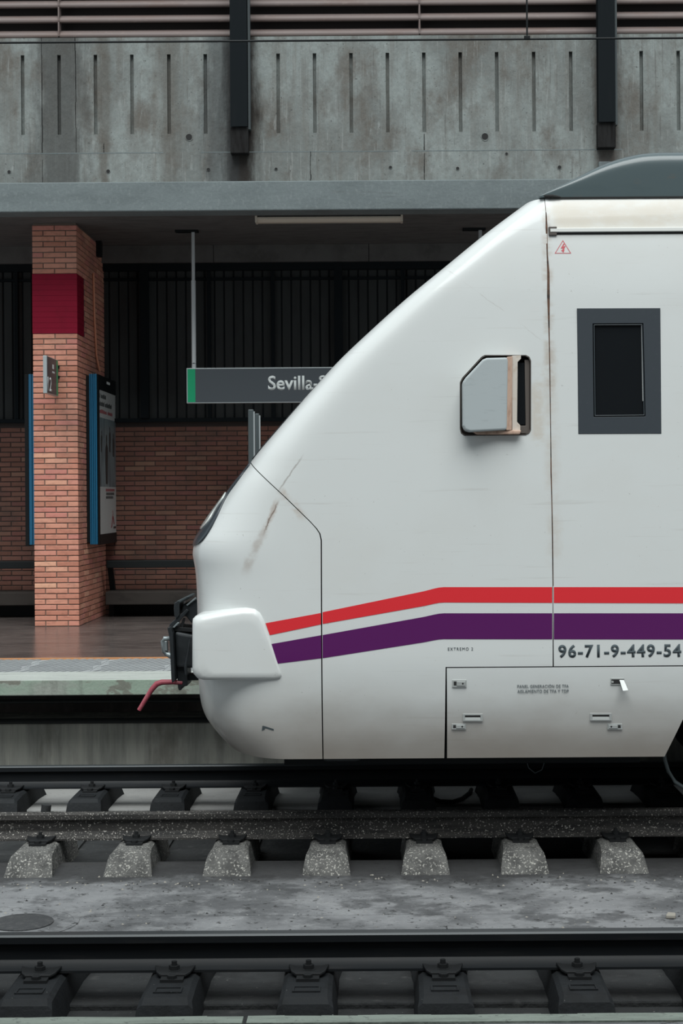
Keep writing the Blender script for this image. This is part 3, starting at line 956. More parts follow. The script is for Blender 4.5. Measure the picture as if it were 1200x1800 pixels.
# ------------------------------------------------------------------ rails and sleepers
RAIL = [(-0.07, -0.159), (0.07, -0.159), (0.07, -0.148), (0.022, -0.132), (0.009, -0.115), (0.009, -0.062), (0.016, -0.05), (0.035, -0.038), (0.036, -0.008), (0.028, 0.0), (-0.028, 0.0), (-0.036, -0.008), (-0.035, -0.038), (-0.016, -0.05), (-0.009, -0.062), (-0.009, -0.115), (-0.022, -0.132), (-0.07, -0.148)]
for d, mt, lab in ((D_A, 'rail', 'dark steel rail running along the foot of the far platform wall'), (D_B, 'rail_speck', 'steel rail spattered with white specks beneath the near side of the train'), (D_C, 'rail', 'smooth dark rail in the foreground with clipped blocks before it')):
    m = MB().pyz([(d + a, b) for a, b in RAIL], XL, XR)
    m.m[9] = m.m[10] = 1
    tag(m.build('rail', [K[mt], K['rail_top'] if mt == 'rail' else K[mt]], smooth=35), lab, 'rail', 'rails')


def clip(t, x, d, s, dark):
    """rail clip on the foot: s = -1 on the near side of the rail"""
    y0 = d + s * 0.035
    poly = [(x - 0.09, d + s * 0.055), (x - 0.055, d + s * 0.062), (x + 0.055, d + s * 0.062), (x + 0.09, d + s * 0.055), (x + 0.075, d + s * 0.125), (x + 0.055, d + s * 0.15), (x - 0.055, d + s * 0.15), (x - 0.075, d + s * 0.125)]
    lift = [0.015, 0.010, 0.010, 0.015, 0.006, 0.0, 0.0, 0.006]
    z = -0.155
    m = MB().loft([[(p[0], p[1], z + l) for p, l in zip(poly, lift)], [(p[0], p[1], z + l + 0.012) for p, l in zip(poly, lift)]])
    c = m.build('clip_plate', K['iron'], t, bevel=0.003)
    yb = d + s * 0.095
    m = MB().cyl((x, yb, z + 0.01), (x, yb, z + 0.055), 0.012, 8).cyl((x, yb, z + 0.018), (x, yb, z + 0.036), 0.024, 6).cyl((x, yb, z + 0.01), (x, yb, z + 0.018), 0.034, 10)
    m.build('bolt', K['iron'], c)
    m = MB().box(x - 0.05, x + 0.05, min(d + s * 0.15, d + s * 0.20), max(d + s * 0.15, d + s * 0.20), -0.168, -0.152)
    m.cyl((x, d + s * 0.175, -0.155), (x, d + s * 0.175, -0.138), 0.022, 6)
    m.build('base_plate', K['iron'], c)


def sleeper_proto(name, tc, near, far, x, label):
    """one sleeper under rails at depths near and far: two raised blocks with a low middle"""
    t = thing(name, label, 'sleeper', (x, tc, -0.45))
    ctop = -0.165

    def block(d, s_in, mt, nm):
        # stations from outer end (s=-s_in) to inner end
        st = [(-s_in * 0.47, GZ - 0.035, 0.146, 0.150), (-s_in * 0.455, GZ + 0.010, 0.142, 0.150), (-s_in * 0.375, ctop - 0.022, 0.124, 0.148), (-s_in * 0.345, ctop - 0.004, 0.118, 0.147),
              (-s_in * 0.20, ctop, 0.105, 0.150), (s_in * 0.20, ctop, 0.105, 0.150), (s_in * 0.385, ctop - 0.006, 0.108, 0.150), (s_in * 0.415, ctop - 0.03, 0.115, 0.150), (s_in * 0.47, TZ - 0.02, 0.125, 0.155)]
        rings = []
        for o, z, wt, wbm in st:
            yy = d + o
            zz = min(z, -0.165)
            c = (0.022 if o * s_in < -0.25 and z > GZ + 0.03 else 0.016) if z > TZ else 0.004
            rings.append([(x - wbm, yy, -0.45), (x + wbm, yy, -0.45), (x + wt + 0.004, yy, zz - c), (x + wt - c, yy, zz), (x - wt + c, yy, zz), (x - wt - 0.004, yy, zz - c)])
        return MB().loft(rings).build(nm, K[mt], t, smooth=32)
    block(near, 1, 'sleeper_speck' if near == D_B else 'sleeper_dark', 'end_block')
    b = block(far, -1, 'sleeper_dark', 'end_block')
    yi = far - 0.30
    m = MB()
    zt = -0.171
    for a0, a1, b0, b1 in ((-.06, .06, -.035, -.028), (-.06, .06, .028, .035), (-.06, -.052, -.028, .028), (.052, .06, -.028, .028)):
        m.box(x + a0, x + a1, yi + b0, yi + b1, zt - 0.004, zt + 0.0085)
    m.build('embossed_mark', K['sleeper_dark'], b)
    MB().box(x - 0.11, x + 0.11, near + 0.4, far - 0.4, -0.45, TZ - 0.005).build('tie_beam', K['trough'], t)
    for d in (near, far):
        clip(t, x, d, -1, True)
        clip(t, x, d, 1, True)
    return t


ORD = ['first', 'second', 'third', 'fourth', 'fifth', 'sixth', 'seventh', 'eighth', 'ninth']
xb0 = P(52, 1512, 9.5).x
sp = (P(1095, 1512, 9.5).x - xb0) / 6
pr = sleeper_proto('sleeper', TC, D_B, D_A, xb0, 'speckled concrete sleeper under the train track, first from the left edge')
pr['group'] = 'sleepers of the train track'
for i in list(range(1, 7)) + [-4, -3, -2, -1, 7, 8, 9, 10]:
    c = copy_tree(pr, None, (i * sp, 0, 0))
    if 0 <= i < 7:
        c['label'] = 'speckled concrete sleeper under the train track, %s from the left edge' % ORD[i]
    else:
        c['label'] = 'train track sleeper, %s beyond the %s edge of the picture' % ((ORD[-i - 1], 'left') if i < 0 else (ORD[i - 7], 'right'))
xc0 = P(57, 1745, 6.9).x
sp2 = (P(1022, 1745, 6.9).x - xc0) / 4
pr = sleeper_proto('sleeper', D_C - 0.875, D_C - 1.75, D_C, xc0, 'dark oily sleeper of the foreground track, first from the left edge')
pr['group'] = 'sleepers of the foreground track'
for i in [1, 2, 3, 4] + [-4, -3, -2, -1, 5, 6, 7, 8]:
    c = copy_tree(pr, None, (i * sp2, 0, 0))
    if 0 <= i < 5:
        c['label'] = 'dark oily sleeper of the foreground track, %s from the left edge' % ORD[i]
    else:
        c['label'] = 'foreground track sleeper, %s beyond the %s edge of the picture' % ((ORD[-i - 1], 'left') if i < 0 else (ORD[i - 5], 'right'))
tag(MB().pyz([(D_C - 1.75 + a, b) for a, b in RAIL], XL, XR).build('rail', K['rail'], smooth=35), 'rail below the near platform edge, hidden by the coping', 'rail', 'rails')

# dirt heap with a stub between two sleepers at the left
q = P(75, 1412, 11.1)
m = MB()
for k, (r, z) in enumerate(((0.20, TZ - 0.02), (0.17, TZ + 0.04), (0.12, TZ + 0.075), (0.05, TZ + 0.09))):
    if k == 0:
        rings = []
    rings.append([(q.x + r * 0.6 * math.cos(a) * random.uniform(.85, 1.15), q.y + 0.05 + r * math.sin(a) * random.uniform(.85, 1.15), z) for a in np.linspace(0, 2 * math.pi, 13)[:-1]])
m.loft(rings)
m.cyl((q.x + 0.0, q.y + 0.08, TZ + 0.06), (q.x + 0.01, q.y + 0.08, TZ + 0.14), 0.035, 7)
tag(m.build('dirt_heap', K['trough'], smooth=60), 'low dark dirt heap with a stub between two sleepers at the left', 'dirt')

# manhole cover in the slab
q = P(28, 1622, 8.3)
mz = GZ
my = (CZ - GZ) * F / (1622 - 4 - Y0)
t = thing('manhole_cover', 'round iron manhole cover in the slab at the left edge', 'manhole', (q.x, my, mz))
cc = lambda r, z, n=32: [(q.x + r * math.cos(a), my + r * math.sin(a), z) for a in np.linspace(0, 2 * math.pi, n + 1)[:-1]]
MB().loft([cc(0.165, mz - 0.01), cc(0.165, mz + 0.006), cc(0.155, mz + 0.010)]).build('lid', K['manhole'], t, smooth=40)
MB().loft([cc(0.30, mz - 0.01), cc(0.30, mz + 0.004), cc(0.285, mz + 0.006), cc(0.272, mz + 0.004), cc(0.265, mz - 0.01)], cap=False).build('collar', K['slab'], t, smooth=40)

# litter and grit on the slab
random.seed(11)
m = MB()
for k in range(420):
    x = random.uniform(-3.2, 2.4)
    y = min(9.45, 8.0 + random.expovariate(1.0) * 0.5) if k % 2 else random.gauss(9.28, 0.08)
    if y < 7.4 or y > 9.6:
        continue
    s = random.uniform(0.003, 0.011)
    a = random.uniform(0, 3)
    c, sn = math.cos(a) * s, math.sin(a) * s
    h = random.uniform(0.003, 0.009)
    m.add([(x + c, y + sn, GZ), (x - sn, y + c, GZ), (x - c, y - sn, GZ), (x + sn * .8, y - c * .7, GZ), (x + c * .2, y, GZ + h)], [(0, 1, 4), (1, 2, 4), (2, 3, 4), (3, 0, 4)], 0 if random.random() < 0.4 else 1)
tag(m.build('grit', [K['debris'], K['debris_dark']]), 'pale and dark grit scattered on the slab between the tracks', 'grit', kind='stuff')
q = P(1178, 1613, 8.0)
yy = (CZ - GZ) * F / (1613 + 3.5 - Y0)
xq = P(1178, 1613, yy).x
tag(MB().pxy([(xq - 0.03, yy - 0.03), (xq + 0.02, yy - 0.035), (xq + 0.032, yy + 0.02), (xq - 0.01, yy + 0.035)], GZ + 0.001, GZ + 0.022).build('stone', K['debris'], bevel=0.006), 'pale stone chip on the slab near the right edge', 'stone')

# ------------------------------------------------------------------ the train
def interp(kn):
    xs = np.array([k[0] for k in kn], float)
    ys = np.array([k[1] for k in kn], float)
    h = np.diff(xs)
    dl = np.diff(ys) / h
    d = np.zeros(len(xs))
    for i in range(1, len(xs) - 1):
        if dl[i - 1] * dl[i] > 0:
            w1, w2 = 2 * h[i] + h[i - 1], h[i] + 2 * h[i - 1]
            d[i] = (w1 + w2) / (w1 / dl[i - 1] + w2 / dl[i])
    d[0], d[-1] = dl[0], dl[-1]

    def f(x):
        x = np.clip(np.asarray(x, float), xs[0], xs[-1])
        i = np.clip(np.searchsorted(xs, x) - 1, 0, len(h) - 1)
        t = (x - xs[i]) / h[i]
        return (ys[i] * (1 + 2 * t) * (1 - t) ** 2 + d[i] * h[i] * t * (1 - t) ** 2 + ys[i + 1] * t * t * (3 - 2 * t) + d[i + 1] * h[i] * t * t * (t - 1))
    return f


ZB = P(800, 1332.5, TC - 1.37).z
ZT = P(1000, 348, TC - 1.37).z
HWID = interp([(ZB, 1.37), (ZB + .18, 1.42), (ZB + .38, 1.455), (ZB + .62, 1.47), (2.6, 1.47), (3.1, 1.462), (3.42, 1.435), (ZT - .04, 1.385), (ZT, 1.37)])
LEN = interp([(ZB, .5), (.62, .62), (.85, .74), (1.6, .78), (2.1, .66), (2.8, .52), (ZT, .42)])
NEXF = interp([(ZB, 2.3), (.75, 3.0), (1.1, 3.9), (1.75, 4.2), (2.1, 5.5), (2.5, 7.0), (ZT, 7.0)])


def NX(z):
    return float(NEXF(z))


XEND = 7.5
# front line of the nose on the centre plane, (height, x)
XKN = [(0.404, -1.0317), (0.464, -1.0842), (0.524, -1.1283), (0.584, -1.1618), (0.644, -1.1788), (0.704, -1.1860), (0.764, -1.1885), (0.824, -1.1873), (0.949, -1.1798), (1.074, -1.1747), (1.199, -1.1739), (1.325, -1.1744), (1.450, -1.1789), (1.525, -1.1859), (1.600, -1.1985), (1.675, -1.1864), (1.750, -1.1429), (1.825, -1.0891), (1.900, -1.0305), (1.975, -0.9706), (2.050, -0.9095), (2.125, -0.8446), (2.200, -0.7843), (2.388, -0.6159), (2.576, -0.4466), (2.765, -0.2724), (2.953, -0.0715), (3.141, 0.1417), (3.329, 0.3729), (3.517, 0.6039), (3.706, 0.8550)]
XFR = interp(XKN)


def side_Y(x, z):
    d = x - float(XFR(z))
    L = float(LEN(z))
    ne = NX(z)
    v = 1.0 if d >= L else (1 - (1 - max(d, 0) / L) ** ne) ** (1 / ne)
    return TC - float(HWID(z)) * v


def on_side(px, py, off=0.0):
    D = TC - 1.47
    for _ in range(8):
        p = P(px, py, D)
        D = side_Y(p.x, min(max(p.z, ZB), ZT))
    return Vector((p.x, D - off, p.z))


def on_flat(px, py):
    p = on_side(px, py)
    return (p.x, p.z)


def train_white():
    t = NT('train_white_paint')
    sep = t.n('ShaderNodeSeparateXYZ')
    t.put(sep.inputs[0], t.geo.outputs['Position'])
    X, Z = sep.outputs[0], sep.outputs[2]
    c = (0.72, 0.745, 0.735)
    c = t.mix(t.math('MULTIPLY', t.step(t.noise((1.2, 1.2, 1.6), 5), 0.45, 0.75), 0.35), c, (0.66, 0.66, 0.63))
    c = t.mix(t.math('MULTIPLY', t.step(t.noise((1.5, 1.5, 38), 4, 0.6, (2, 1, 4)), 0.60, 0.74), 0.30), c, (0.50, 0.49, 0.46))
    c = t.mix(t.math('MULTIPLY', t.step(t.noise((55, 55, 55), 3, 0.5, (1, 1, 3)), 0.72, 0.76), 0.4), c, (0.35, 0.34, 0.32))
    # skirt dirt, deepened to paint in the shade of its tucked-under bottom
    dz = t.math('ADD', Z, t.math('MULTIPLY', t.math('SUBTRACT', t.noise((1.5, 1.5, 3), 5, 0.6, (9, 0, 0)), 0.5), 0.35))
    c = t.mix(t.math('MULTIPLY', t.math('SUBTRACT', 1.0, t.step(dz, ZB - 0.08, ZB + 0.55)), 0.85), c, (0.30, 0.25, 0.205))

    def line(p0, p1, w, col, am, wob, seed, c, sc=(6, 6, 3), lo=0.38, hi=0.62):
        a, b = on_side(*p0), on_side(*p1)
        dx, dz = b.x - a.x, b.z - a.z
        L = math.hypot(dx, dz)
        dx, dz = dx / L, dz / L
        rx, rz = t.math('SUBTRACT', X, a.x), t.math('SUBTRACT', Z, a.z)
        al = t.math('ADD', t.math('MULTIPLY', rx, dx), t.math('MULTIPLY', rz, dz))
        pe = t.math('SUBTRACT', t.math('MULTIPLY', rx, dz), t.math('MULTIPLY', rz, dx))
        pe = t.math('ADD', pe, t.math('MULTIPLY', t.math('SUBTRACT', t.noise(sc, 6, 0.7, (seed, 0, 0)), 0.5), wob))
        m = t.math('SUBTRACT', 1.0, t.step(t.math('ABSOLUTE', pe), w * 0.2, w))
        e = t.math('MULTIPLY', t.step(al, -0.03, 0.05), t.math('SUBTRACT', 1.0, t.step(al, L - 0.08, L + 0.03)))
        m = t.math('MULTIPLY', t.math('MULTIPLY', m, e), t.math('MULTIPLY', t.step(t.noise((5, 5, 9), 5, 0.65, (seed, 5, 0)), lo, hi), am))
        return t.mix(m, c, col)
    # rust bleeding out along the cab joint, a scrape on the nose, wear beside the mirror
    c = line((958, 360), (966, 700), 0.045, (0.46, 0.37, 0.29), 0.55, 0.08, 1, c)
    c = line((966, 660), (974, 1000), 0.06, (0.56, 0.49, 0.41), 0.5, 0.10, 2, c, lo=0.3, hi=0.75)
    c = line((487, 880), (458, 945), 0.024, (0.48, 0.41, 0.36), 0.7, 0.055, 3, c, (9, 9, 9), 0.2, 0.5)
    c = line((488, 884), (462, 940), 0.008, (0.22, 0.16, 0.13), 0.9, 0.05, 23, c, (12, 12, 12), 0.25, 0.5)
    c = line((464, 930), (428, 1010), 0.040, (0.46, 0.41, 0.37), 0.65, 0.08, 4, c, (9, 9, 9), 0.3, 0.65)
    c = line((492, 862), (535, 912), 0.040, (0.52, 0.44, 0.37), 0.75, 0.06, 5, c, (14, 14, 14), 0.35, 0.6)
    c = line((490, 862), (532, 800), 0.007, (0.40, 0.38, 0.36), 0.8, 0.05, 6, c, (4, 4, 4), 0.2, 0.4)
    c = line((945, 640), (945, 790), 0.06, (0.60, 0.53, 0.44), 0.6, 0.08, 8, c)
    c = line((965, 378), (1230, 376), 0.17, (0.60, 0.545, 0.455), 0.85, 0.10, 9, c, lo=0.1, hi=0.6)
    c = line((960, 395), (968, 412), 0.03, (0.22, 0.18, 0.15), 0.8, 0.03, 10, c, lo=0.2, hi=0.4)
    c = line((690, 465), (955, 600), 0.004, (0.5, 0.49, 0.47), 0.5, 0.05, 12, c, (3, 3, 3))
    t.put(t.b.inputs['Base Color'], c)
    t.put(t.b.inputs['Roughness'], t.math('ADD', 0.26, t.math('MULTIPLY', t.noise((3, 3, 9)), 0.16)))
    t.b.inputs['Coat Weight'].default_value = 0.35
    t.b.inputs['Coat Roughness'].default_value = 0.06
    return t.mat


K['train'] = train_white()
K['gutter'] = M('gutter_white', (0.70, 0.71, 0.68), 0.5)

# closed solid of the cab end, later cut into its panels
rows = np.concatenate([np.linspace(ZB, ZB + 0.7, 26)[:-1], np.linspace(ZB + 0.7, ZT, 64)])
th = np.linspace(math.pi / 2, 0, 44)
sx_ = list(np.linspace(XEND, 0.9, 5)[:-1])
verts = []
for z in rows:
    z = float(z)
    xf, L, w = float(XFR(z)), float(LEN(z)), float(HWID(z))
    st = xf + L
    near = [(x, TC - w, z) for x in [XEND, 5.0, 3.2]]
    near += [(x, TC - w, z) for x in np.linspace(1.9, st, 8)[:-1] if True]
    ne = NX(z)
    cur = [(xf + L * (1 - math.cos(t) ** (2 / ne)), TC - w * math.sin(t) ** (2 / ne), z) for t in th[:-1]] + [(xf, TC, z)]
    half = near + cur
    ring = half + [(p[0], 2 * TC - p[1], p[2]) for p in half[:-1][::-1]]
    verts.append(ring)
n = len(verts[0])
mid = n // 2
shell = MB()
vs_ = [p for r in verts for p in r]
fs = []
for i in range(len(rows) - 1):
    for j in range(n - 1):
        fs.append((i * n + j, i * n + j + 1, (i + 1) * n + j + 1, (i + 1) * n + j))
    fs.append((i * n + n - 1, i * n, (i + 1) * n, (i + 1) * n + n - 1))
for i in (0, len(rows) - 1):
    for j in range(mid):
        a, b, c, d = i * n + j, i * n + j + 1, i * n + n - 2 - j, i * n + n - 1 - j
        fs.append((a, b, d) if b == c else (a, b, c, d))
shell.add(vs_, fs)
sh = shell.build('shell', K['train'], loc=(0, 0, 0))

gap = 0.0035


def solid(mb):
    o = mb.build('cutter', K['seam'], loc=(0, 0, 0))
    return o


def boolean(base_mesh, ops):
    o = bpy.data.objects.new('work', base_mesh.copy())
    COL.objects.link(o)
    cs = []
    for op, mb in ops:
        c = solid(mb)
        cs.append(c)
        md = o.modifiers.new('b', 'BOOLEAN')
        md.operation = op
        md.solver = 'EXACT'
        md.object = c
        md.material_mode = 'TRANSFER'
    bpy.context.view_layer.update()
    me = to_mesh(o)
    bpy.data.objects.remove(o)
    for c in cs:
        bpy.data.objects.remove(c)
    return me


tb = Vector((XEND - 4.3, TC, 0.0))
TR = thing('train', 'white commuter train cab with red and purple stripes standing at the far platform', 'train', tuple(tb))


def train_part(me, name, parent=None, smooth=30):
    me.transform(Matrix.Translation(-tb))
    me.name = name
    return link(me, name, parent or TR, tb, smooth=smooth)


YA, YB_ = TC - 1.7, TC + 1.7
seam1 = [(434, 806), (441, 814), (500, 873), (545, 917), (556, 929), (562, 938), (564.5, 950), (565, 1100), (567.5, 1345)]
seam2 = [(955, 330), (957, 352), (961, 400), (964, 560), (967, 740), (970, 930), (971.5, 1060), (972, 1171)]
s1 = [on_flat(*p) for p in seam1]
s1[0] = (s1[1][0] - 0.5, s1[1][1] + 0.5)
s1[-1] = (s1[-1][0], ZB - 0.2)
s2 = [on_flat(*p) for p in seam2]
s2[0] = (s2[1][0] - 0.02, ZT + 0.2)
sh_ = lambda poly, dx: [(x + dx, z) for x, z in poly]
nose_poly = sh_(s1, -gap) + [(-4, ZB - 0.2), (-4, s1[0][1])]
hx0, hz0 = on_flat(784, 1172)
htop = on_flat(1000, 1171)[1]
skx, skz = on_flat(1167, 1331)
e1 = on_flat(1200, 1264)
sl = (e1[0] - skx) / (e1[1] - skz)
skt = skz + 0.42
end_top = (skx + sl * (skt - skz), skt)
bog = [(skx, ZB - 0.2), (skx, skz - 0.001), end_top, (end_top[0] + 0.1, skt + 0.06), (5.2, skt + 0.06), (5.5, ZB - 0.2)]
bog_cut = lambda: MB().pxz(bog, YA, YB_)
hatch = [(hx0 + 0.006, ZB - 0.2), (hx0 + 0.003, htop - 0.006), (XEND + 1, htop - 0.006), (XEND + 1, ZB - 0.2)]
cab_poly = sh_(s1, gap)
cab_poly = cab_poly + [(hx0 - 0.014, ZB - 0.2), (hx0 - 0.004, htop)] + [(s2[-1][0] - gap, htop)] + sh_(s2, -0.0016)[::-1][1:] + [(s1[0][0] + gap, ZT + 0.2)]
car_poly = sh_(s2, 0.0016)[:-1] + [(s2[-1][0] + gap, htop), (XEND + 1, htop), (XEND + 1, ZT + 0.2)]

mir = [(808, 672), (812, 664), (846, 627), (852, 624), (924, 624), (930, 627), (933, 634), (933, 756), (930, 762), (924, 765), (816, 766), (810, 762), (808, 754)]
mir_f = [on_flat(*p) for p in mir]
SY = TC - 1.47
win_o = [on_flat(*p) for p in ((1013.5, 542), (1160, 541.5), (1162, 762.5), (1016, 763))]
win_i = [on_flat(*p) for p in ((1041, 569), (1130, 568.5), (1134, 732), (1043, 733))]

nose = train_part(boolean(sh.data, [('INTERSECT', MB().pxz(nose_poly, YA, YB_))]), 'nose_panel')
cab = train_part(boolean(sh.data, [('INTERSECT', MB().pxz(cab_poly, YA, YB_)), ('DIFFERENCE', MB().pxz(mir_f, YA, SY + 0.09))]), 'cab_body')
car = train_part(boolean(sh.data, [('INTERSECT', MB().pxz(car_poly, YA, YB_)), ('DIFFERENCE', MB().pxz(win_o, YA, SY + 0.03)), ('DIFFERENCE', bog_cut())]), 'car_body')
hat = train_part(boolean(sh.data, [('INTERSECT', MB().pxz(hatch, YA, SY + 0.35)), ('DIFFERENCE', bog_cut())]), 'access_panel')
for o in (nose, cab, car, hat):
    if len(o.data.materials) < 2:
        o.data.materials.append(K['seam'])
bpy.data.objects.remove(sh)

# rusty sealant lying in the cab joint
m = MB()
pts = [on_side(px + random.uniform(-1, 1), py, 0) for px, py in [(957, 352), (959, 375), (961, 400), (962, 440), (963.5, 480), (964.5, 520), (965.5, 580), (966.5, 650), (967.5, 740), (969, 830), (970, 930), (971.5, 1030)]]
ws = [0.002, 0.003, 0.006, 0.003, 0.007, 0.008, 0.0035, 0.0022, 0.0016, 0.0035, 0.0018, 0.0014]
rg = []
for p, w in zip(pts, ws):
    rg.append([(p.x - w, p.y - 0.001, p.z), (p.x + w, p.y - 0.001, p.z), (p.x + w, p.y + 0.01, p.z), (p.x - w, p.y + 0.01, p.z)])
m.loft(rg).build('joint_sealant', K['seam_rust'], TR)


# ---- flat decals laid on the body side
def decal(name, top, bot, mat, xr, parent=TR, n=60, off=0.0015):
    ft, fb = interp(top), interp(bot)
    m = MB()
    for a, b in xr:
        k = max(2, int((b - a) / 8))
        g = []
        for i in range(k + 1):
            px = a + (b - a) * i / k
            row = []
            for r in range(5):
                u = r / 4
                row.append(on_side(px, float(ft(px)) * (1 - u) + float(fb(px)) * u, off))
            g.append(row)
        vs2 = [p for row in g for p in row]
        m.add(vs2, [(i * 5 + r, i * 5 + r + 1, (i + 1) * 5 + r + 1, (i + 1) * 5 + r) for i in range(k) for r in range(4)])
    return m.build(name, mat, parent, smooth=60)


def lin(*p):
    """piecewise straight interpolation with a fine set of knots"""
    out = []
    for (a, b), (c, d) in zip(p[:-1], p[1:]):
        out += [(a + (c - a) * k / 6, b + (d - b) * k / 6) for k in range(6)]
    return out + [p[-1]]


def slant(m_top, m_bot):
    pass


segs = [(566.8, 780), (780, 970.2), (973, 1200), (1200, 2200)]
# the left end of the stripes is cut along a slant, so that piece is laid as its own quad grid
def quad_decal(name, tl, tr, br, bl, mat, nx=14, ny=5, off=0.0015):
    m = MB()
    vs2 = []
    for i in range(nx + 1):
        u = i / nx
        for r in range(ny + 1):
            v = r / ny
            a = (tl[0] + (tr[0] - tl[0]) * u, tl[1] + (tr[1] - tl[1]) * u)
            b = (bl[0] + (br[0] - bl[0]) * u, bl[1] + (br[1] - bl[1]) * u)
            vs2.append(on_side(a[0] + (b[0] - a[0]) * v, a[1] + (b[1] - a[1]) * v, off))
    q = ny + 1
    m.add(vs2, [(i * q + r, i * q + r + 1, (i + 1) * q + r + 1, (i + 1) * q + r) for i in range(nx) for r in range(ny)])
    return m.build(name, mat, TR, smooth=60)


quad_decal('red_stripe', (466.5, 1095.5), (563.8, 1077.5), (564.0, 1097.5), (474, 1116.5), K['stripe_red'])
quad_decal('purple_stripe', (477, 1132), (564.3, 1116.5), (564.8, 1157), (488, 1166.5), K['stripe_purple'])
decal('red_stripe', lin((560, 1077.5), (780, 1032), (1200, 1032), (2200, 1028)), lin((560, 1098), (780, 1059), (1200, 1060.5), (2200, 1060)), K['stripe_red'], segs)
decal('purple_stripe', lin((560, 1117.5), (780, 1078), (1200, 1078), (2200, 1076)), lin((560, 1158), (780, 1123.5), (1200, 1124), (2200, 1122)), K['stripe_purple'], segs)

# ---- lettering
o_ = on_side(981, 1156.5)
e_ = on_side(1197, 1156.5)
text('running_number', '96-71-9-449-54', K['ink'], TR, (o_.x, SY - 0.0012, o_.z), e_.x - o_.x, 0.078, bold=0.030, spacing=1.17)
o_ = on_side(787, 1143.5)
e_ = on_side(831, 1143.5)
text('end_marking', 'EXTREMO 2', K['ink'], TR, (o_.x, SY - 0.001, o_.z), e_.x - o_.x, 0.0175, bold=0.0, spacing=1.35)
for s, px, py, w in (('PANEL GENERACIÓN DE TFA', 909, 1209, 90), ('AISLAMIENTO DE TFA Y TDP', 909, 1218, 90)):
    o_ = on_side(px, py)
    e_ = on_side(px + w, py)
    text('panel_lettering', s, K['ink'], TR, (o_.x, o_.y - 0.004, o_.z), e_.x - o_.x, 0.0185 if 'Ó' not in s else 0.022, bold=0.0, spacing=1.1)
# high voltage triangle
tri = [(989, 422), (1003.5, 445.5), (974.5, 445.5)]
cen = (989, 437.7)
m = MB()
po_ = [on_side(*p, 0.0015) for p in tri]
pi_ = [on_side(cen[0] + (p[0] - cen[0]) * 0.88, cen[1] + (p[1] - cen[1]) * 0.88, 0.0015) for p in tri]
for k in range(3):
    q = (k + 1) % 3
    m.add([po_[k], po_[q], pi_[q], pi_[k]], [(0, 1, 2, 3)])
bolt = [(990, 428), (985, 437), (989.5, 436), (987, 440), (985.5, 440), (990, 444), (992, 438.5), (990.3, 439), (994, 432), (989, 433.5), (992.5, 428.5)]
m.add([on_side(*p, 0.0015) for p in bolt], [tuple(range(len(bolt)))])
m.build('voltage_triangle', K['ink_red'], TR)
# small arrow mark low on the nose
m = MB()
for poly in ([(461, 1276), (463.5, 1275.5), (464, 1280), (466, 1281.5), (460, 1285)], [(464, 1276), (481, 1281.5), (481, 1284.5), (464, 1279.5)]):
    m.add([on_side(*p, 0.002) for p in poly], [tuple(range(len(poly)))])
m.build('towing_mark', K['ink'], TR)

# ---- rain gutter above the window
g0_ = on_side(963, 408)
gz0 = g0_.z
yg = side_Y(1.0, gz0)
prof = [(yg + 0.03, gz0 - 0.004), (yg - 0.014, gz0 - 0.004), (yg - 0.018, gz0 + 0.0), (yg - 0.016, gz0 + 0.018), (yg - 0.008, gz0 + 0.022), (yg + 0.03, gz0 + 0.03)]
MB().pyz(prof, g0_.x + 0.012, XEND).build('rain_gutter', K['gutter'], TR)
MB().box(g0_.x + 0.012, XEND, yg - 0.006, yg + 0.03, gz0 - 0.016, gz0 - 0.0045).build('gutter_shade_strip', K['seam'], TR)  # dark strip painted in for the shaded groove below the lip
MB().box(g0_.x + 0.002, g0_.x + 0.05, yg - 0.016, yg + 0.03, gz0 - 0.022, gz0 + 0.03).build('gutter_end', K['recess'], TR, bevel=0.004)

# ---- bumper cover at each corner of the nose
bc = [(337, 1096), (338, 1088), (343, 1083), (352, 1080), (395, 1072), (432, 1067.5), (448, 1068), (458, 1074), (465, 1086), (495, 1184), (496.5, 1190), (494, 1194), (487, 1196), (356, 1196), (346, 1193), (339, 1185), (337, 1176)]
YBC = SY + 0.012
bcf = [(P(px, py, YBC).x, P(px, py, YBC).z) for px, py in bc]
for s in (0, 1):
    m = MB()
    rings = []
    cx = sum(p[0] for p in bcf) / len(bcf)
    cz = sum(p[1] for p in bcf) / len(bcf)
    # rounded face: a few inset rings so that the edge rolls over softly
    for ins, dy in ((0.0, 0.72), (0.0, 0.055), (0.004, 0.034), (0.012, 0.018), (0.024, 0.007), (0.042, 0.0), (0.09, 0.0)):
        ring = []
        for (x, z) in bcf:
            fx = (x - cx) / 0.27
            fz = (z - cz) / 0.21
            u = max(0.0, min(1.0, (x - bcf[0][0]) / 0.52))
            yq = SY - 0.016 + 0.006 * u + dy
            ring.append((x - ins * max(-1, min(0.35, fx * 1.3)), yq if s == 0 else 2 * TC - yq, z - ins * max(-0.55, min(1, fz * 1.3))))
        rings.append(ring)
    m.loft(rings).build('bumper_cover', K['train'], TR, smooth=50)

# ---- dark nose mask, windscreen and headlamps wrapped round the front
MASKB = interp([(808, 443), (813, 441.5), (830, 429.5), (850, 415), (867, 402.5), (882, 394), (906, 383), (928, 372), (945, 361), (956, 350), (961, 339), (964, 330)])
LENSB = interp([(864, 400), (867, 399), (900, 378), (926, 361.5), (934, 352)])
td = np.linspace(0, math.pi / 2, 700)


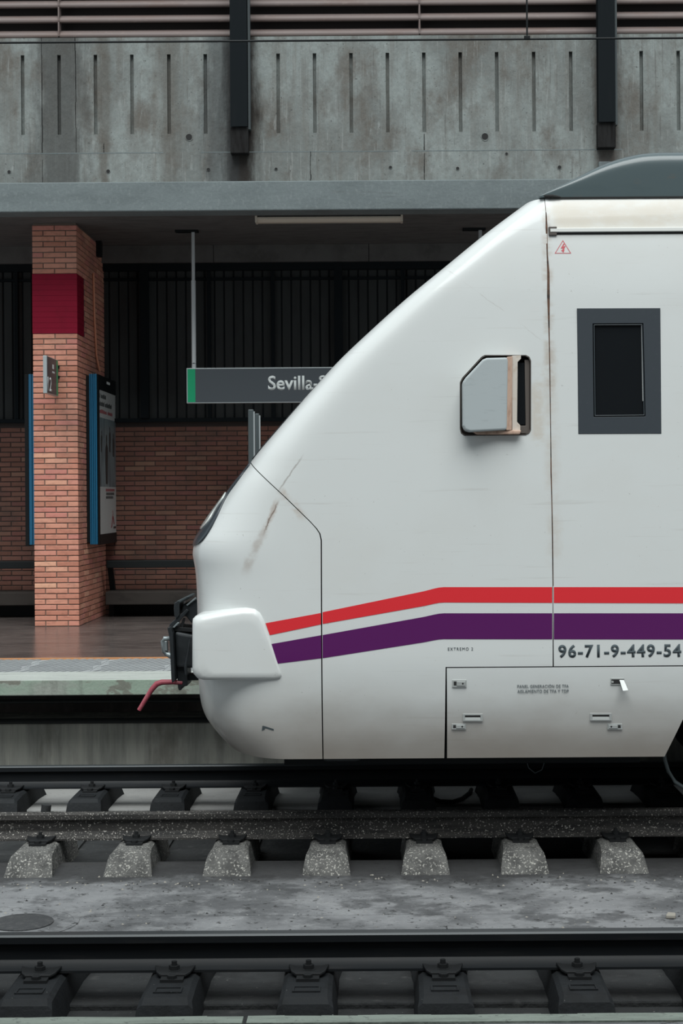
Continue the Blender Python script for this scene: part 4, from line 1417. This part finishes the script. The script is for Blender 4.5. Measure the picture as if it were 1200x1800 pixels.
def wrap(name, z0, z1, bound, mat, off, k=40, cols=28, tmin=0.0, frac=None, both=False):
    """a skin lying off metres in front of the nose, from angle -tb to tb around the front"""
    zs = np.linspace(z0, z1, k)
    prof = []
    for z in zs:
        z = float(z)
        xf, L, w = float(XFR(z)), float(LEN(z)), float(HWID(z))
        ne = NX(z)
        Xd, Yd = xf + L * (1 - np.cos(td) ** (2 / ne)), TC - w * np.sin(td) ** (2 / ne)
        pr_ = [proj(x, y, z) for x, y in zip(Xd, Yd)]
        pxd = np.array([p[0] for p in pr_])
        pyd = np.array([p[1] for p in pr_])
        isil = int(pxd.argmin())
        if bound is None:
            it = int(isil * frac)
        else:
            ok = np.where(pxd <= bound(pyd))[0]
            it = int(ok.max()) if len(ok) else int(isil * 0.97)
        prof.append((z, xf, L, w, td[it]))
    for sgn in ((1, -1) if both else (0,)):
        m = MB()
        vs2 = []
        for z, xf, L, w, tb_ in prof:
            dxz = (float(XFR(z + 0.01)) - float(XFR(z - 0.01))) / 0.02
            for c in range(cols + 1):
                a = -1 + 2 * c / cols
                t = tb_ * a if sgn == 0 else (tmin + (tb_ - tmin) * c / cols) * sgn
                ta = abs(t)
                ne = NX(z)
                x = xf + L * (1 - math.cos(ta) ** (2 / ne))
                y = TC - math.copysign(w * math.sin(ta) ** (2 / ne), t)
                nx, ny = -math.cos(ta) ** (2 - 2 / ne) / L, -math.copysign(math.sin(ta) ** (2 - 2 / ne), t) / w
                nl = math.hypot(nx, ny)
                nx, ny = nx / nl, ny / nl
                nv = Vector((nx, ny, -nx * dxz * 0.9)).normalized()
                vs2.append((x + nv.x * off, y + nv.y * off, z + nv.z * off))
        q = cols + 1
        m.add(vs2, [(i * q + c, i * q + c + 1, (i + 1) * q + c + 1, (i + 1) * q + c) for i in range(k - 1) for c in range(cols)])
        o = m.build(name, mat, TR, smooth=60)
        sd = o.modifiers.new('thick', 'SOLIDIFY')
        sd.thickness = off * 0.9 + 0.004
        sd.offset = 0


zm0, zm1 = on_side(352, 961).z - 0.01, on_side(446, 812).z
wrap('nose_mask', zm0, zm1, MASKB, K['mask'], 0.004)
wrap('windscreen', zm1 + 0.02, ZT - 0.12, None, K['glass'], 0.005, frac=0.8)
wrap('headlamp', on_side(358, 932).z, on_side(400, 867).z, LENSB, K['lens'], 0.009, k=14, cols=12, tmin=0.35, both=True)

# ---- grey roof fairing
ROOF = interp([(948, 345.5), (975, 332), (1000, 320), (1025, 307.5), (1050, 295), (1075, 285), (1100, 277.5), (1130, 271.5), (1160, 269.5), (1200, 269)])
wfr = 1.375
zb_ = ZT
FN = 11.0
ta = np.concatenate([[0, 1e-6, 1e-4, 0.002, 0.012], np.linspace(0.05, math.pi / 2, 34)])
secs = []
xs_f = list(np.linspace(P(948, 350, 9.42).x, P(1200, 350, 9.42).x, 40)) + [2.5, 4, XEND]
fr = MB()
for X in xs_f:
    lo, hi = 0.0, 1.2
    for _ in range(30):
        h = (lo + hi) / 2
        yy = TC - wfr * np.cos(ta) ** (2 / FN)
        z_ = zb_ + h * np.sin(ta) ** (2 / FN)
        pr_ = [proj(X, y, z) for y, z in zip(yy, z_)]
        k = min(range(len(pr_)), key=lambda i: pr_[i][1])
        if pr_[k][1] > float(ROOF(pr_[k][0])):
            lo = h
        else:
            hi = h
    h = max(h, 0.012)
    near = [(X, TC - wfr * math.cos(t) ** (2 / FN), zb_ + 0.004 + h * math.sin(t) ** (2 / FN)) for t in ta]
    secs.append(near + [(p[0], 2 * TC - p[1], p[2]) for p in near[:-1][::-1]])
fr.loft(secs).build('roof_fairing', K['fairing'], TR, smooth=35)
a, b = on_side(957, 352), on_side(1200, 352)
MB().box(a.x + 0.02, XEND, TC - wfr - 0.006, TC + wfr + 0.006, ZT - 0.004, ZT + 0.004).build('fairing_seal', K['seam'], TR)
q = P(958, 348, 9.4)
MB().tube([(q.x - 0.01, TC - wfr + 0.01, ZT + 0.012), (q.x + 0.04, TC - wfr - 0.004, ZT + 0.008), (q.x + 0.09, TC - wfr - 0.006, ZT + 0.002)], [0.010, 0.012, 0.006], 8).build('seal_end', K['seam'], TR)

# ---- cab side window
def ring_frame(m, outer, inner, y0, y1, mi=0):
    k = len(outer)
    vs2 = [(x, y0, z) for x, z in outer] + [(x, y0, z) for x, z in inner] + [(x, y1, z) for x, z in outer] + [(x, y1, z) for x, z in inner]
    f = []
    for i in range(k):
        j = (i + 1) % k
        f += [(i, j, k + j, k + i), (2 * k + i, 3 * k + i, 3 * k + j, 2 * k + j), (i, 2 * k + i, 2 * k + j, j), (k + i, k + j, 3 * k + j, 3 * k + i)]
    return m.add(vs2, f, mi)


def inset(poly, d):
    cx = sum(p[0] for p in poly) / len(poly)
    cz = sum(p[1] for p in poly) / len(poly)
    return [(x - math.copysign(d, x - cx), z - math.copysign(d, z - cz)) for x, z in poly]


wy = side_Y(1.3, (win_o[0][1] + win_o[2][1]) / 2)
yw = wy
ring_frame(MB(), inset(win_o, 0.001), win_i, yw - 0.003, yw + 0.025).build('window_surround', K['frame'], TR, bevel=0.002)
ring_frame(MB(), inset(win_i, -0.006), inset(win_i, 0.010), yw - 0.006, yw + 0.012).build('window_gasket', K['gasket'], TR, bevel=0.003)
MB().pxz(inset(win_i, 0.0), yw + 0.008, yw + 0.014).build('window_pane', K['glass'], TR)
MB().pxz([(win_i[1][0] - 0.012, win_i[1][1] - 0.01), (win_i[1][0] - 0.007, win_i[1][1] - 0.01), (win_i[2][0] - 0.009, win_i[2][1] + 0.09), (win_i[2][0] - 0.016, win_i[2][1] + 0.09)], yw - 0.002, yw + 0.008).build('window_trim', K['latch'], TR)

# ---- folded mirror in its recess
ymr = side_Y(0.7, mir_f[0][1])
fx = lambda px, py: on_flat(px, py)
MB().pxz([(x, z) for x, z in inset(mir_f, -0.001)], ymr + 0.085, ymr + 0.095).build('mirror_recess', K['recess'], TR)
ring_frame(MB(), inset(mir_f, -0.002), inset(mir_f, 0.005), ymr - 0.004, ymr + 0.086).build('recess_lining', K['recess'], TR)
MR = MB()
facepx = ((813, 671), (818, 664), (848, 632), (855, 629), (892, 628), (893, 634), (891, 750), (890, 756), (826, 759), (817, 756), (813.5, 748))
face = [fx(*p) for p in facepx]
dep0 = []
xm0, xm1 = face[0][0], face[4][0]
for x, z in face:
    u = (x - xm0) / (xm1 - xm0)
    dep0.append(ymr - 0.135 + 0.07 * u)
face = [(P(px, py, d).x, P(px, py, d).z) for (px, py), d in zip(facepx, dep0)]
mirror = MR.pxz(face, dep0, [d + 0.13 for d in dep0]).build('mirror_housing', K['mirror_face'], TR, bevel=0.012, seg=3)
b1 = [fx(*p) for p in ((889, 629), (899.5, 627.5), (898, 757), (888, 757))]
MB().pxz(b1, [ymr - 0.062, ymr - 0.048, ymr - 0.048, ymr - 0.062], ymr + 0.05).build('worn_edge', K['mirror_rust'], mirror, bevel=0.003)
b2 = [fx(*p) for p in ((899, 626.5), (915, 625), (915, 631), (909, 637), (908, 742), (914, 748), (914, 759), (899, 759))]
MB().pxz(b2, [ymr - 0.036, ymr - 0.012, ymr - 0.012, ymr - 0.022, ymr - 0.022, ymr - 0.012, ymr - 0.012, ymr - 0.036], ymr + 0.06).build('inner_frame', K['mirror_cream'], mirror, bevel=0.002)
b3 = [fx(*p) for p in ((907, 637), (924, 637), (924.5, 746), (914, 746), (907, 740))]
MB().pxz(b3, ymr + 0.02, ymr + 0.03).build('mirror_glass', K['glass'], mirror)
b4 = [fx(*p) for p in ((922, 632), (931, 632), (931, 762), (912, 762), (914, 748), (924, 748))]
MB().pxz(b4, ymr + 0.012, ymr + 0.06).build('hinge_bracket', K['recess'], mirror, bevel=0.003)
b5 = [fx(*p) for p in ((826, 757), (915, 757), (912, 764), (838, 764))]
MB().pxz(b5, ymr - 0.05, ymr + 0.07).build('housing_base', K['mirror_rust'], mirror, bevel=0.006)

# ---- latches and grips on the access panel
def panel_y(px, py):
    return on_side(px, py).y


def latch(px, py, w, h, flip=False):
    y = panel_y(px, py)
    R4 = lambda x0, y0, x1, y1: [on_flat(x0, y0), on_flat(x1, y0), on_flat(x1, y1), on_flat(x0, y1)]
    s = -1 if flip else 1
    m = MB()
    m.pxz(R4(px - w / 2, py - h / 2, px + w / 2, py + h / 2), y - 0.006, y + 0.02, 0)
    a, b = px - s * w * .40, px - s * w * .20
    m.pxz(R4(min(a, b), py - h * .28, max(a, b), py + h * .26), y - 0.0068, y, 1)
    a, b = px - s * w * .18, px + s * w * .42
    m.pxz(R4(min(a, b), py - h * .30, max(a, b), py + h * .30), y - 0.010, y, 0)
    c = on_side(px + s * w * .24, py)
    m.cyl((c.x, y - 0.0105, c.z), (c.x, y, c.z), 0.0062, 10, 1)
    m.build('latch', [K['latch'], K['seam']], hat, bevel=0.0015)


def grip(px, py, w, h):
    y = panel_y(px, py)
    R4 = lambda x0, y0, x1, y1: [on_flat(x0, y0), on_flat(x1, y0), on_flat(x1, y1), on_flat(x0, y1)]
    m = MB()
    ring_frame(m, R4(px - w / 2, py - h / 2, px + w / 2, py + h / 2), R4(px - w * .39, py - h * .30, px + w * .39, py + h * .30), y - 0.007, y + 0.004, 0)
    m.pxz(R4(px - w * .39, py - h * .30, px + w * .39, py + h * .02), y - 0.0022, y, 1)
    a = R4(px - w * .39, py + h * .0, px + w * .39, py + h * .30)
    m.pxz(a, [y - 0.003, y - 0.003, y - 0.006, y - 0.006], y, 2)
    m.build('grip', [K['latch'], K['seam'], K['latch']], hat, bevel=0.001)


latch(807, 1201.5, 25, 13)
latch(806, 1277, 25, 10)
latch(1080, 1277, 26, 10, True)
grip(830.5, 1261, 35, 12.5)
grip(1055.5, 1260, 38, 12.5)
y = panel_y(1085, 1198)
R4 = lambda x0, y0, x1, y1: [on_flat(x0, y0), on_flat(x1, y0), on_flat(x1, y1), on_flat(x0, y1)]
m = MB().pxz(R4(1072.5, 1192, 1097, 1203.5), y - 0.005, y + 0.01, 0).pxz(R4(1074, 1194, 1096, 1202), y - 0.0055, y, 1)
m.pxz([on_flat(*p) for p in ((1088, 1195), (1096, 1195), (1101, 1211), (1091.5, 1212))], [y - 0.006, y - 0.006, y - 0.06, y - 0.06], [y - 0.001, y - 0.001, y - 0.052, y - 0.052], 0)
c = on_side(1076, 1198.5)
m.cyl((c.x, y - 0.009, c.z), (c.x, y, c.z), 0.007, 8, 0)
m.build('open_latch', [K['latch'], K['seam']], hat, bevel=0.001)

# ---- coupler at the nose
CD = TC - 0.08


def C(px, py, d=CD):
    p = P(px, py, d)
    return (p.x, p.z)


def cp(name, poly, half, mat, bevel=0.004, yc=TC, seg=2, smooth=None):
    return MB().pxz([C(*p) for p in poly], yc - half, yc + half).build(name, K[mat], TR, bevel=bevel, seg=seg, smooth=smooth)


cpl = cp('coupler_head', [(310, 1108), (336, 1113), (372, 1118), (372, 1172), (312, 1172)], 0.17, 'coupler', 0.02, seg=3)
MB().pxz([C(*p) for p in ((299.5, 1100), (305, 1098), (309, 1110), (313, 1192), (308, 1196), (306.5, 1190), (303, 1118))], TC - 0.24, TC + 0.24).build('face_plate', K['coupler'], cpl, bevel=0.004)
MB().pxz([C(*p) for p in ((312, 1170), (330, 1168), (331, 1204), (321, 1206), (319.5, 1212), (315.5, 1212), (314, 1206))], TC - 0.13, TC + 0.10).build('lower_block', K['coupler'], cpl, bevel=0.005)
MB().pxz([C(*p) for p in ((330, 1186), (372, 1188), (372, 1196), (330, 1197))], TC - 0.06, TC + 0.06).build('support_bar', K['coupler'], cpl, bevel=0.004)
hk = [C(*p) for p in ((302.5, 1117), (300, 1122), (289, 1121.5), (286.5, 1127), (287, 1132), (289, 1145), (294, 1148.5), (304, 1153))]
MB().tube([(x, TC - 0.10, z) for x, z in hk], [0.022, 0.017, 0.014, 0.014, 0.013, 0.015, 0.018, 0.024], 8).build('hook', K['hook'], cpl, smooth=60)
MB().pxz([C(*p) for p in ((290, 1126), (295, 1126), (296, 1144), (291, 1143))], TC - 0.12, TC - 0.08).pxz([C(*p) for p in ((298, 1120), (304, 1116), (305, 1153), (299, 1146))], TC - 0.06, TC + 0.06).build('hook_bar', K['hook'], cpl, bevel=0.004)
lid = MB().pxz([C(*p) for p in ((308, 1068), (309, 1058), (313, 1056), (330, 1047), (336, 1047.5), (336, 1050), (318, 1060), (318, 1080), (312, 1087), (309, 1080))], TC - 0.16, TC + 0.16).build('electric_head_lid', K['coupler'], cpl, bevel=0.006)
MB().pxz([C(*p) for p in ((313, 1055.5), (331, 1046.5), (336, 1047), (319, 1057.5))], TC - 0.162, TC + 0.162).build('lid_edge', K['grey_steel'], cpl, bevel=0.003)
MB().pxz([C(*p) for p in ((322, 1062), (334, 1057), (352, 1050), (372, 1050), (372, 1098), (340, 1097), (330, 1085), (320, 1075))], TC - 0.12, TC + 0.12).build('electric_head', K['coupler'], cpl, bevel=0.008)
MB().pxz([C(*p) for p in ((299, 1100), (301, 1095), (330, 1069), (334, 1072), (306, 1103))], TC - 0.15, TC - 0.11).build('guide_arm', K['coupler'], cpl, bevel=0.004)
MB().pxz([C(*p) for p in ((306, 1101), (315, 1092), (318, 1093), (309, 1102))], TC - 0.165, TC - 0.15).pxz([C(*p) for p in ((329, 1062), (345, 1049), (347, 1051), (331, 1064))], TC - 0.14, TC - 0.125).build('bright_link', K['hook'], cpl, bevel=0.002)
MB().pxz([C(*p) for p in ((318, 1098), (324, 1085), (327, 1086), (323, 1104))], TC - 0.13, TC - 0.11).pxz([C(*p) for p in ((308, 1100), (340, 1103), (340, 1110), (308, 1108))], TC - 0.14, TC + 0.14).build('linkage', K['iron'], cpl, bevel=0.003)
cb = [C(*p) for p in ((338, 1120), (334, 1145), (330, 1165), (331, 1182))]
MB().tube([(x, TC - 0.21, z) for x, z in cb], [0.006, 0.006, 0.012, 0.010], 8).build('jumper_cable', K['coupler'], cpl, smooth=60)
hs = [C(*p) for p in ((322, 1199), (305, 1197.5), (286, 1198), (277, 1201), (268, 1211), (258, 1227), (246, 1247))]
MB().tube([(x, TC - 0.12, z) for x, z in hs], [0.015, 0.017, 0.019, 0.020, 0.018, 0.016, 0.015], 10).build('brake_hose', K['hose_red'], TR, smooth=60)

# ---- underside, bogie, hanging hoses
MB().box(P(440, 1333, TC).x + 0.3, 1.55, TC - 1.15, TC + 1.2, ZB - 0.07, ZB + 0.25).build('underframe', K['black'], TR)
MB().box(-0.2, XEND, TC - 1.0, TC + 1.36, ZB + 0.2, ZB + 0.6).build('floor_box', K['black'], TR)
m = MB().pyz([(TC - 1.22, ZB - 0.012), (TC - 1.10, ZB - 0.03), (TC - 1.05, ZB + 0.02), (TC - 1.22, ZB + 0.02)], hx0 + 0.4, skx - 0.1)
m.build('skirt_ledge', K['coupler'], TR)
q = P(600, 1338, TC - 1.2)
MB().box(q.x - 0.12, q.x + 0.12, TC - 1.2, TC - 1.0, ZB - 0.05, ZB + 0.1).build('jack_pad', K['coupler'], TR, bevel=0.03)
for xx in (skx + 0.85, skx + 3.05):
    for s in (-1, 1):
        yy = TC + s * 0.875
        cw = lambda r, y: [(xx + r * math.cos(a), y, 0.43 + r * math.sin(a)) for a in np.linspace(0, 2 * math.pi, 41)[:-1]]
        ya, yb = yy - s * 0.04, yy + s * 0.075
        MB().loft([cw(0.455, ya - s * 0.03), cw(0.455, ya), cw(0.43, ya), cw(0.43, yb), cw(0.37, yb), cw(0.36, yb - s * 0.04), cw(0.14, yb - s * 0.02), cw(0.14, yb + s * 0.05)]).build('wheel', K['iron'], TR, smooth=35)
    MB().cyl((xx, TC - 0.83, 0.43), (xx, TC + 0.83, 0.43), 0.08, 14).build('axle', K['iron'], TR, smooth=50)
for s in (-1, 1):
    yy = TC + s * 1.05
    a, b = skx + 0.45, skx + 3.45
    MB().pxz([(a, 0.5), (a + 0.1, 0.62), (a + 1.0, 0.66), (a + 1.2, 0.5), (b - 1.2, 0.5), (b - 1.0, 0.66), (b - 0.1, 0.62), (b, 0.5), (b - 0.1, 0.40), (b - 0.9, 0.38), (b - 1.3, 0.30), (a + 1.3, 0.30), (a + 0.9, 0.38), (a + 0.1, 0.40)], yy - 0.06, yy + 0.06).build('bogie_frame', K['coupler'], TR, bevel=0.02)
h1 = [P(*p, TC - 1.1) for p in ((1166, 1315), (1168, 1335), (1174, 1356), (1186, 1374), (1202, 1385), (1225, 1390), (1260, 1370))]
MB().tube(h1, 0.012, 8).build('air_hose', K['grey_steel'], TR, smooth=60)
h2 = [P(*p, TC - 1.13) for p in ((924, 1335), (929, 1350), (940, 1359), (952, 1353), (957, 1338))]
MB().tube(h2, 0.003, 6).build('loose_wire', K['grey_steel'], TR, smooth=60)

# hose lying on the slab behind the far rail
hp = []
for px, py in ((752, 1396), (760, 1403), (775, 1409), (795, 1409.5), (812, 1404), (825, 1394), (828, 1388)):
    d = (CZ - GZ - 0.016) * F / (py + (px - X0) * 0.007 - Y0)
    q = P(px, py, d)
    hp.append((q.x, d, GZ + 0.016))
tag(MB().tube(hp, 0.016, 8).build('rubber_hose', K['black'], smooth=60), 'short black rubber hose curled on the slab under the train', 'hose')

# ------------------------------------------------------------------ unseen hall wall and roof behind the camera, sized to block low sky light
m = MB().box(XL, XR, -7.2, -7.0, PZ, 8.2)
struct(m, 'wall_opposite', K['soffit'])
m = MB().box(XL, XR, -7.2, 0.5, 8.2, 8.5)
struct(m, 'ceiling_hall', K['soffit'])
